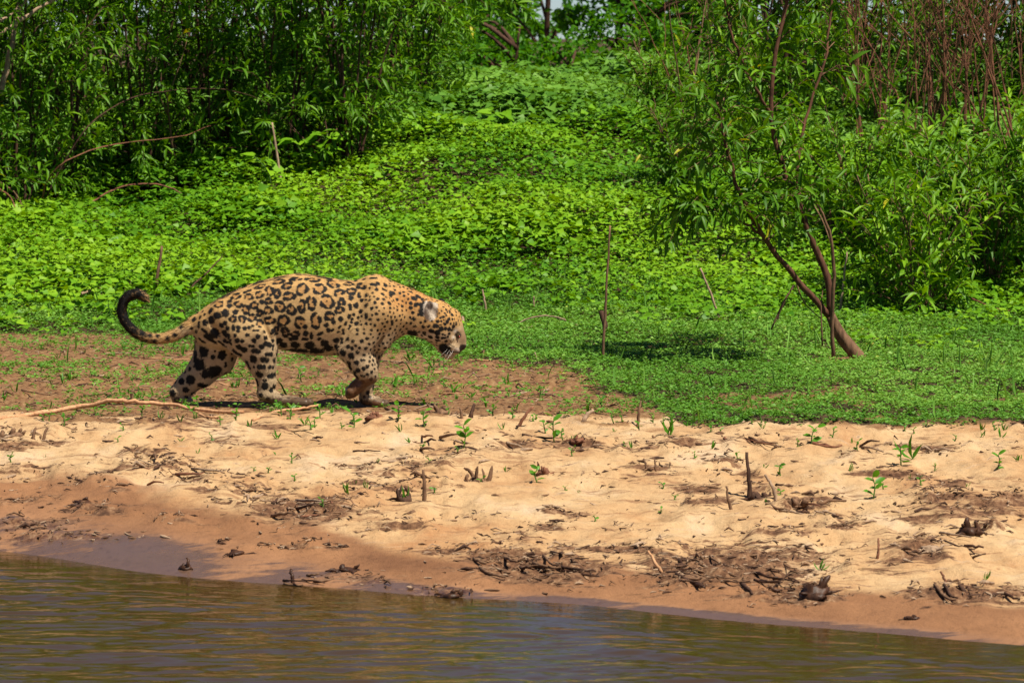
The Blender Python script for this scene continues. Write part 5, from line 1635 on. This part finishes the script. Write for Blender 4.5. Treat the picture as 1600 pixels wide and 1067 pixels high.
stump(747, 752, 44, 32, "ragged grey brown stump splintered in the dry sand", "bark", 1, 9)
stump(632, 786, 34, 26, "small ragged dark stump with a seedling, beside the upright stake", "bark_dark", 2, 7)
stump(848, 742, 30, 20, "low reddish root stump behind the single lone seedling", "bark_red", 3, 6)
stump(1185, 778, 46, 16, "spread root crown round the tall dark stake", "bark_dark", 4, 9)
stump(1240, 792, 50, 15, "low tangled root mound right of the slanting grey stake", "bark", 5, 9)
stump(702, 934, 46, 17, "wet black root chunk at the water's edge", "wood_wet", 6, 7)
stump(290, 888, 28, 20, "wet upright root tuft at the water's edge", "wood_wet", 7, 5)
stump(368, 866, 36, 16, "dark root tuft on smooth wet sand", "wood_wet", 8, 6)
stump(1275, 940, 60, 36, "largest dark root chunk in the shore debris", "wood_wet", 9, 9)
stump(1515, 836, 50, 28, "dark hollow root chunk on the pale sand near the yellow sand hump", "wood_wet", 10, 7)
stump(1425, 968, 34, 9, "flat dark chunk lying alone on wet sand", "wood_wet", 11, 6)
stump(545, 892, 48, 13, "dark wet chunk of wood on the smooth wet sand", "wood_wet", 12, 6)
stump(690, 650, 30, 18, "small brown root tuft at the top of the sand near the front paw", "bark", 13, 6)
stump(1455, 866, 46, 16, "curled pale root scrap in litter on the sand", "wood_grey", 14, 6)
stump(900, 694, 34, 14, "reddish root tuft beside the tallest seedling", "bark_red", 15, 6)
stump(585, 660, 40, 12, "twiggy brown root spread right below the front paw", "bark_red", 16, 9)
stump(128, 790, 34, 10, "low dark clump of roots on smooth sand", "wood_wet", 17, 6)
stump(20, 682, 44, 16, "low brown root tuft under the end of the long pale branch", "bark", 18, 7)

R_ = np.random.default_rng(77)
DRIFT = []
for cx, cy, sx_, sy_, n_, where in [(850, 890, 75, 16, 26, "shore debris heap facing the water"), (1075, 893, 45, 16, 16, "debris heap under the orange stick"), (1180, 905, 90, 22, 22, "wide dark litter bank near the largest root chunk"),
                                    (500, 800, 60, 16, 12, "dark litter patch above the smooth wet sand"), (1250, 795, 80, 10, 8, "root mound by the grey stake"), (1480, 850, 70, 20, 10, "litter near the dark hollow chunk"), (480, 905, 30, 8, 5, "wet edge by the dark stub"),
                                    (1510, 930, 60, 8, 8, "dark shore litter under the pale sand"), (700, 690, 160, 14, 14, "trampled top of the sand"), (250, 735, 70, 12, 8, "dark crust patch below the long pale branch"), (1330, 700, 200, 14, 12, "sand just below the green carpet")]:
    for k in range(n_):
        x_, y_ = cx + R_.normal(0, sx_ * .6), cy + R_.normal(0, sy_ * .6)
        L_ = R_.uniform(16, 52); a_ = R_.normal(0, .5); l2 = abs(R_.normal(0, .018))
        dx, dy = L_ * math.cos(a_), L_ * math.sin(a_) * .25
        wet = y_ > 850
        mt = R_.choice(["wood_wet", "bark_dark", "bark", "bark"] if wet else ["bark", "wood_grey", "bark_red", "bark_dark"])
        lying("drift_stick", "short broken stick in the " + where, "stick", [(x_ - dx / 2, y_ + dy / 2), (x_, y_ - 1, .006 + l2 * .6), (x_ + dx / 2, y_ - dy / 2, l2)], R_.uniform(1.0, 3.0), str(mt), group="sticks in the " + where, n_=6, sides=6, wob=.25)

# straw lying on the bare soil behind the animal
for k in range(34):
    x_ = R_.uniform(0, 860); y_ = R_.uniform(538, 636)
    if x_ > 600:
        y_ = max(y_, 565)
    L_ = R_.uniform(25, 95); a_ = R_.normal(0, .35)
    lying("straw", "thin pale dry straw lying on the bare soil behind the animal", "straw", [(x_ - L_ / 2, y_ + L_ * .06 * a_), (x_, y_ + R_.normal(0, 1.0), .004), (x_ + L_ / 2, y_ - L_ * .06 * a_)], R_.uniform(.8, 1.9), str(R_.choice(["wood_grey", "wood_pale", "bark"])),
          group="dry straws on the bare soil", n_=7, sides=5)

# ------------------------------------------------------------------ seedlings
def seedling(px, py, hpx, kind, label, seed, group="seedlings sprouting from the sand"):
    R_ = np.random.default_rng(seed)
    g_ = ground(px, py); s = g_[1] / F_PX
    root = thing("seedling", label, "seedling", g_, group)
    H = hpx * s
    if kind == "blade":
        nl = R_.integers(3, 6)
        P = np.zeros((nl, 3)) + R_.normal(0, .004, (nl, 3)); P[:, 2] = 0
        D = np.stack([R_.normal(0, .5, nl), R_.normal(0, .4, nl), np.ones(nl)], 1)
        L_ = H * R_.uniform(.6, 1.1, nl); ratio = .2; kd = "lance"
        U_ = R_.normal(0, 1, (nl, 3))
    else:
        st_ = curve(np.array([[0, 0, -.01], [R_.normal(0, .1) * H, 0, H * .5], [R_.normal(0, .15) * H, 0, H * .85]]), 6)
        Vt, Qt, Tt = tube(st_, np.linspace(.004, .002, 6), 5)
        put("stem", mesh_np("stem", Vt, [Qt, Tt], M["stem_green"]), root)
        nl = 3 + int(hpx / 9)
        a_ = np.arange(nl) * 2.4 + R_.uniform(0, 6)
        t_ = np.linspace(.3, 1, nl)
        P = np.array([st_[min(5, int(q * 5))] for q in t_])
        D = np.stack([np.cos(a_), np.sin(a_), R_.uniform(.1, .9, nl)], 1)
        L_ = np.clip(H * .5, .022, .058) * R_.uniform(.7, 1.2, nl); ratio = .52; kd = "oval"
        U_ = np.tile([0, -.5, 1.0], (nl, 1)) + R_.normal(0, .4, (nl, 3))
    leaf_objects(root, np.zeros(3), P, D, U_, L_, kd, "seedling", ratio, np.clip(R_.normal(.55, .2, nl), .1, .9))


NAMED = [(866, 690, 46, "oval", "tallest broad seedling on the sand, left of the reddish root tuft"), (724, 708, 42, "oval", "tall thin seedling with two leaf tiers on the upper sand"), (622, 664, 32, "oval", "round-leaved seedling right of the front paw"),
         (664, 668, 30, "oval", "dark folded seedling beside the small brown root tuft"), (840, 756, 26, "oval", "single lone seedling in front of the low reddish root stump"), (633, 786, 28, "blade", "seedling growing out of the small ragged dark stump"),
         (1268, 694, 34, "oval", "climbing seedling right under the green carpet's edge"), (1408, 724, 34, "oval", "dark round-leaved seedling clump beside an upright shoot"), (1425, 714, 42, "blade", "upright bladed shoot beside the dark round-leaved clump"),
         (1364, 778, 40, "oval", "branching seedling in bare sand below the round-leaved clump"), (1556, 738, 30, "oval", "bushy seedling with one drooping leaf on the bare sand below the carpet"), (1046, 684, 34, "blade", "pale bent leaf blade at the sand's green edge"),
         (552, 668, 34, "oval", "tall pale seedling right below the lifted paw"), (545, 776, 22, "blade", "bladed shoot left of the small ragged stump"), (1540, 908, 20, "blade", "lone green shoot near the shore litter"), (1281, 888, 20, "blade", "lone green shoot on pale sand by the dark litter bank")]
for i, (px, py, hp, kd, lb) in enumerate(NAMED):
    seedling(px, py, hp, kd, lb, 600 + i, None)
OTHERS = [(572, 770, 18), (1300, 688, 18), (1340, 712, 18), (1330, 738, 18), (1440, 758, 16), (1220, 734, 20), (1112, 702, 18), (18, 724, 16), (456, 722, 16), (476, 666, 22), (505, 802, 14), (895, 720, 16), (985, 700, 14), (930, 812, 10),
          (222, 654, 18), (252, 658, 18), (100, 655, 16), (770, 650, 22), (640, 690, 12), (960, 660, 20), (700, 650, 16), (760, 640, 20), (800, 655, 16), (345, 668, 14), (390, 670, 16), (440, 655, 20), (500, 650, 22), (1510, 770, 12), (1460, 730, 14), (1245, 700, 14),
          (590, 730, 10), (680, 775, 10), (1085, 720, 10), (1590, 720, 14), (1490, 690, 14), (880, 690, 18), (920, 652, 22), (940, 640, 20), (1020, 660, 18), (1075, 665, 18), (310, 640, 20), (150, 650, 14)]
_q = np.random.default_rng(55)
OTHERS += [(_q.uniform(0, 1600), 655 + 30 * _q.random() ** 1.5 + (8 if k_ % 3 == 0 else 0), _q.uniform(8, 22)) for k_ in range(42)] + [(_q.uniform(0, 1600), _q.uniform(690, 800), _q.uniform(6, 13)) for k_ in range(26)]
for i, (px, py, hp) in enumerate(OTHERS):
    seedling(px, py, hp, "blade" if i % 3 == 0 else "oval", "tiny green seedling, one of many dotting the sand", 650 + i, "tiny seedlings dotting the sand")
R_ = np.random.default_rng(88)
for i in range(95):
    px = R_.uniform(0, 1050); py = R_.uniform(545, 645)
    if py < np.interp(px, *COVER_LINE) + 4:
        continue
    seedling(px, py, R_.uniform(9, 22), "blade" if i % 3 else "oval", "small green sprout on the bare brown soil around the animal's feet", 700 + i, "sprouts on the bare soil")

# ------------------------------------------------------------------ fine litter
def litter():
    R_ = np.random.default_rng(91)
    tb = []; tn = []
    spots = []
    for a, b, rx, ry, s in PATCH:
        for k in range(int(rx * ry * s * .10) + 8):
            spots.append((a + R_.normal(0, rx * .62), b + R_.normal(0, ry * .62)))
    for k in range(600):
        spots.append((R_.uniform(-20, 1620), 645 + 200 * R_.random() ** 1.4))
    for k in range(2600):
        spots.append((R_.uniform(-20, 960), R_.uniform(535, 655)))
    P = np.array(spots)
    # vectorised ground: solve on the unperturbed terrain
    ys = np.arange(15, 27, .02)
    G = []
    for px, py in P:
        d = ray(px, py); z = CAM_H + d[2] * ys
        k = np.argmax(z < base_height(d[0] * ys, ys)); G.append((d[0] * ys[k], ys[k]))
    G = np.array(G); zz = height(G[:, 0], G[:, 1])
    ok = G[:, 1] > shore(G[:, 0]) + .03
    G, zz = G[ok], zz[ok]
    n_ = len(G)
    for nm, mt, sel in (("dark_litter", "bark_dark", np.arange(n_) % 3 == 0), ("brown_litter", "bark", np.arange(n_) % 3 == 1), ("pale_litter", "wood_grey", np.arange(n_) % 3 == 2)):
        tb = []
        for (x_, y_), z_ in zip(G[sel], zz[sel]):
            L_ = R_.uniform(.007, .045) * (1.7 if R_.random() < .15 else 1); a_ = R_.uniform(0, 6.283)
            if y_ > 21.4:
                L_ *= 1.8
            d = np.array([math.cos(a_), math.sin(a_), R_.normal(0, .12)]) * L_ / 2
            c_ = np.array([x_, y_, z_ + .004])
            r_ = L_ * R_.uniform(.04, .16) * (.45 if y_ > 21.4 else 1)
            tb.append(tube(np.array([c_ - d, c_ + R_.normal(0, .15, 3) * L_, c_ + d]), np.array([r_ * .4, r_, r_ * .25]), 4, cap=False, wob=.4))
        Vt, Fq = join_tubes(tb)
        ob = put(nm, mesh_np(nm, Vt, Fq, M[mt], smooth=False)); ob["kind"] = "stuff"
        tag(ob, {"dark_litter": "scattered dark scraps of rotten wood over the sand", "brown_litter": "scattered brown bark scraps and clods over sand and soil", "pale_litter": "scattered pale dry scraps over sand and soil"}[nm], "litter")


litter()
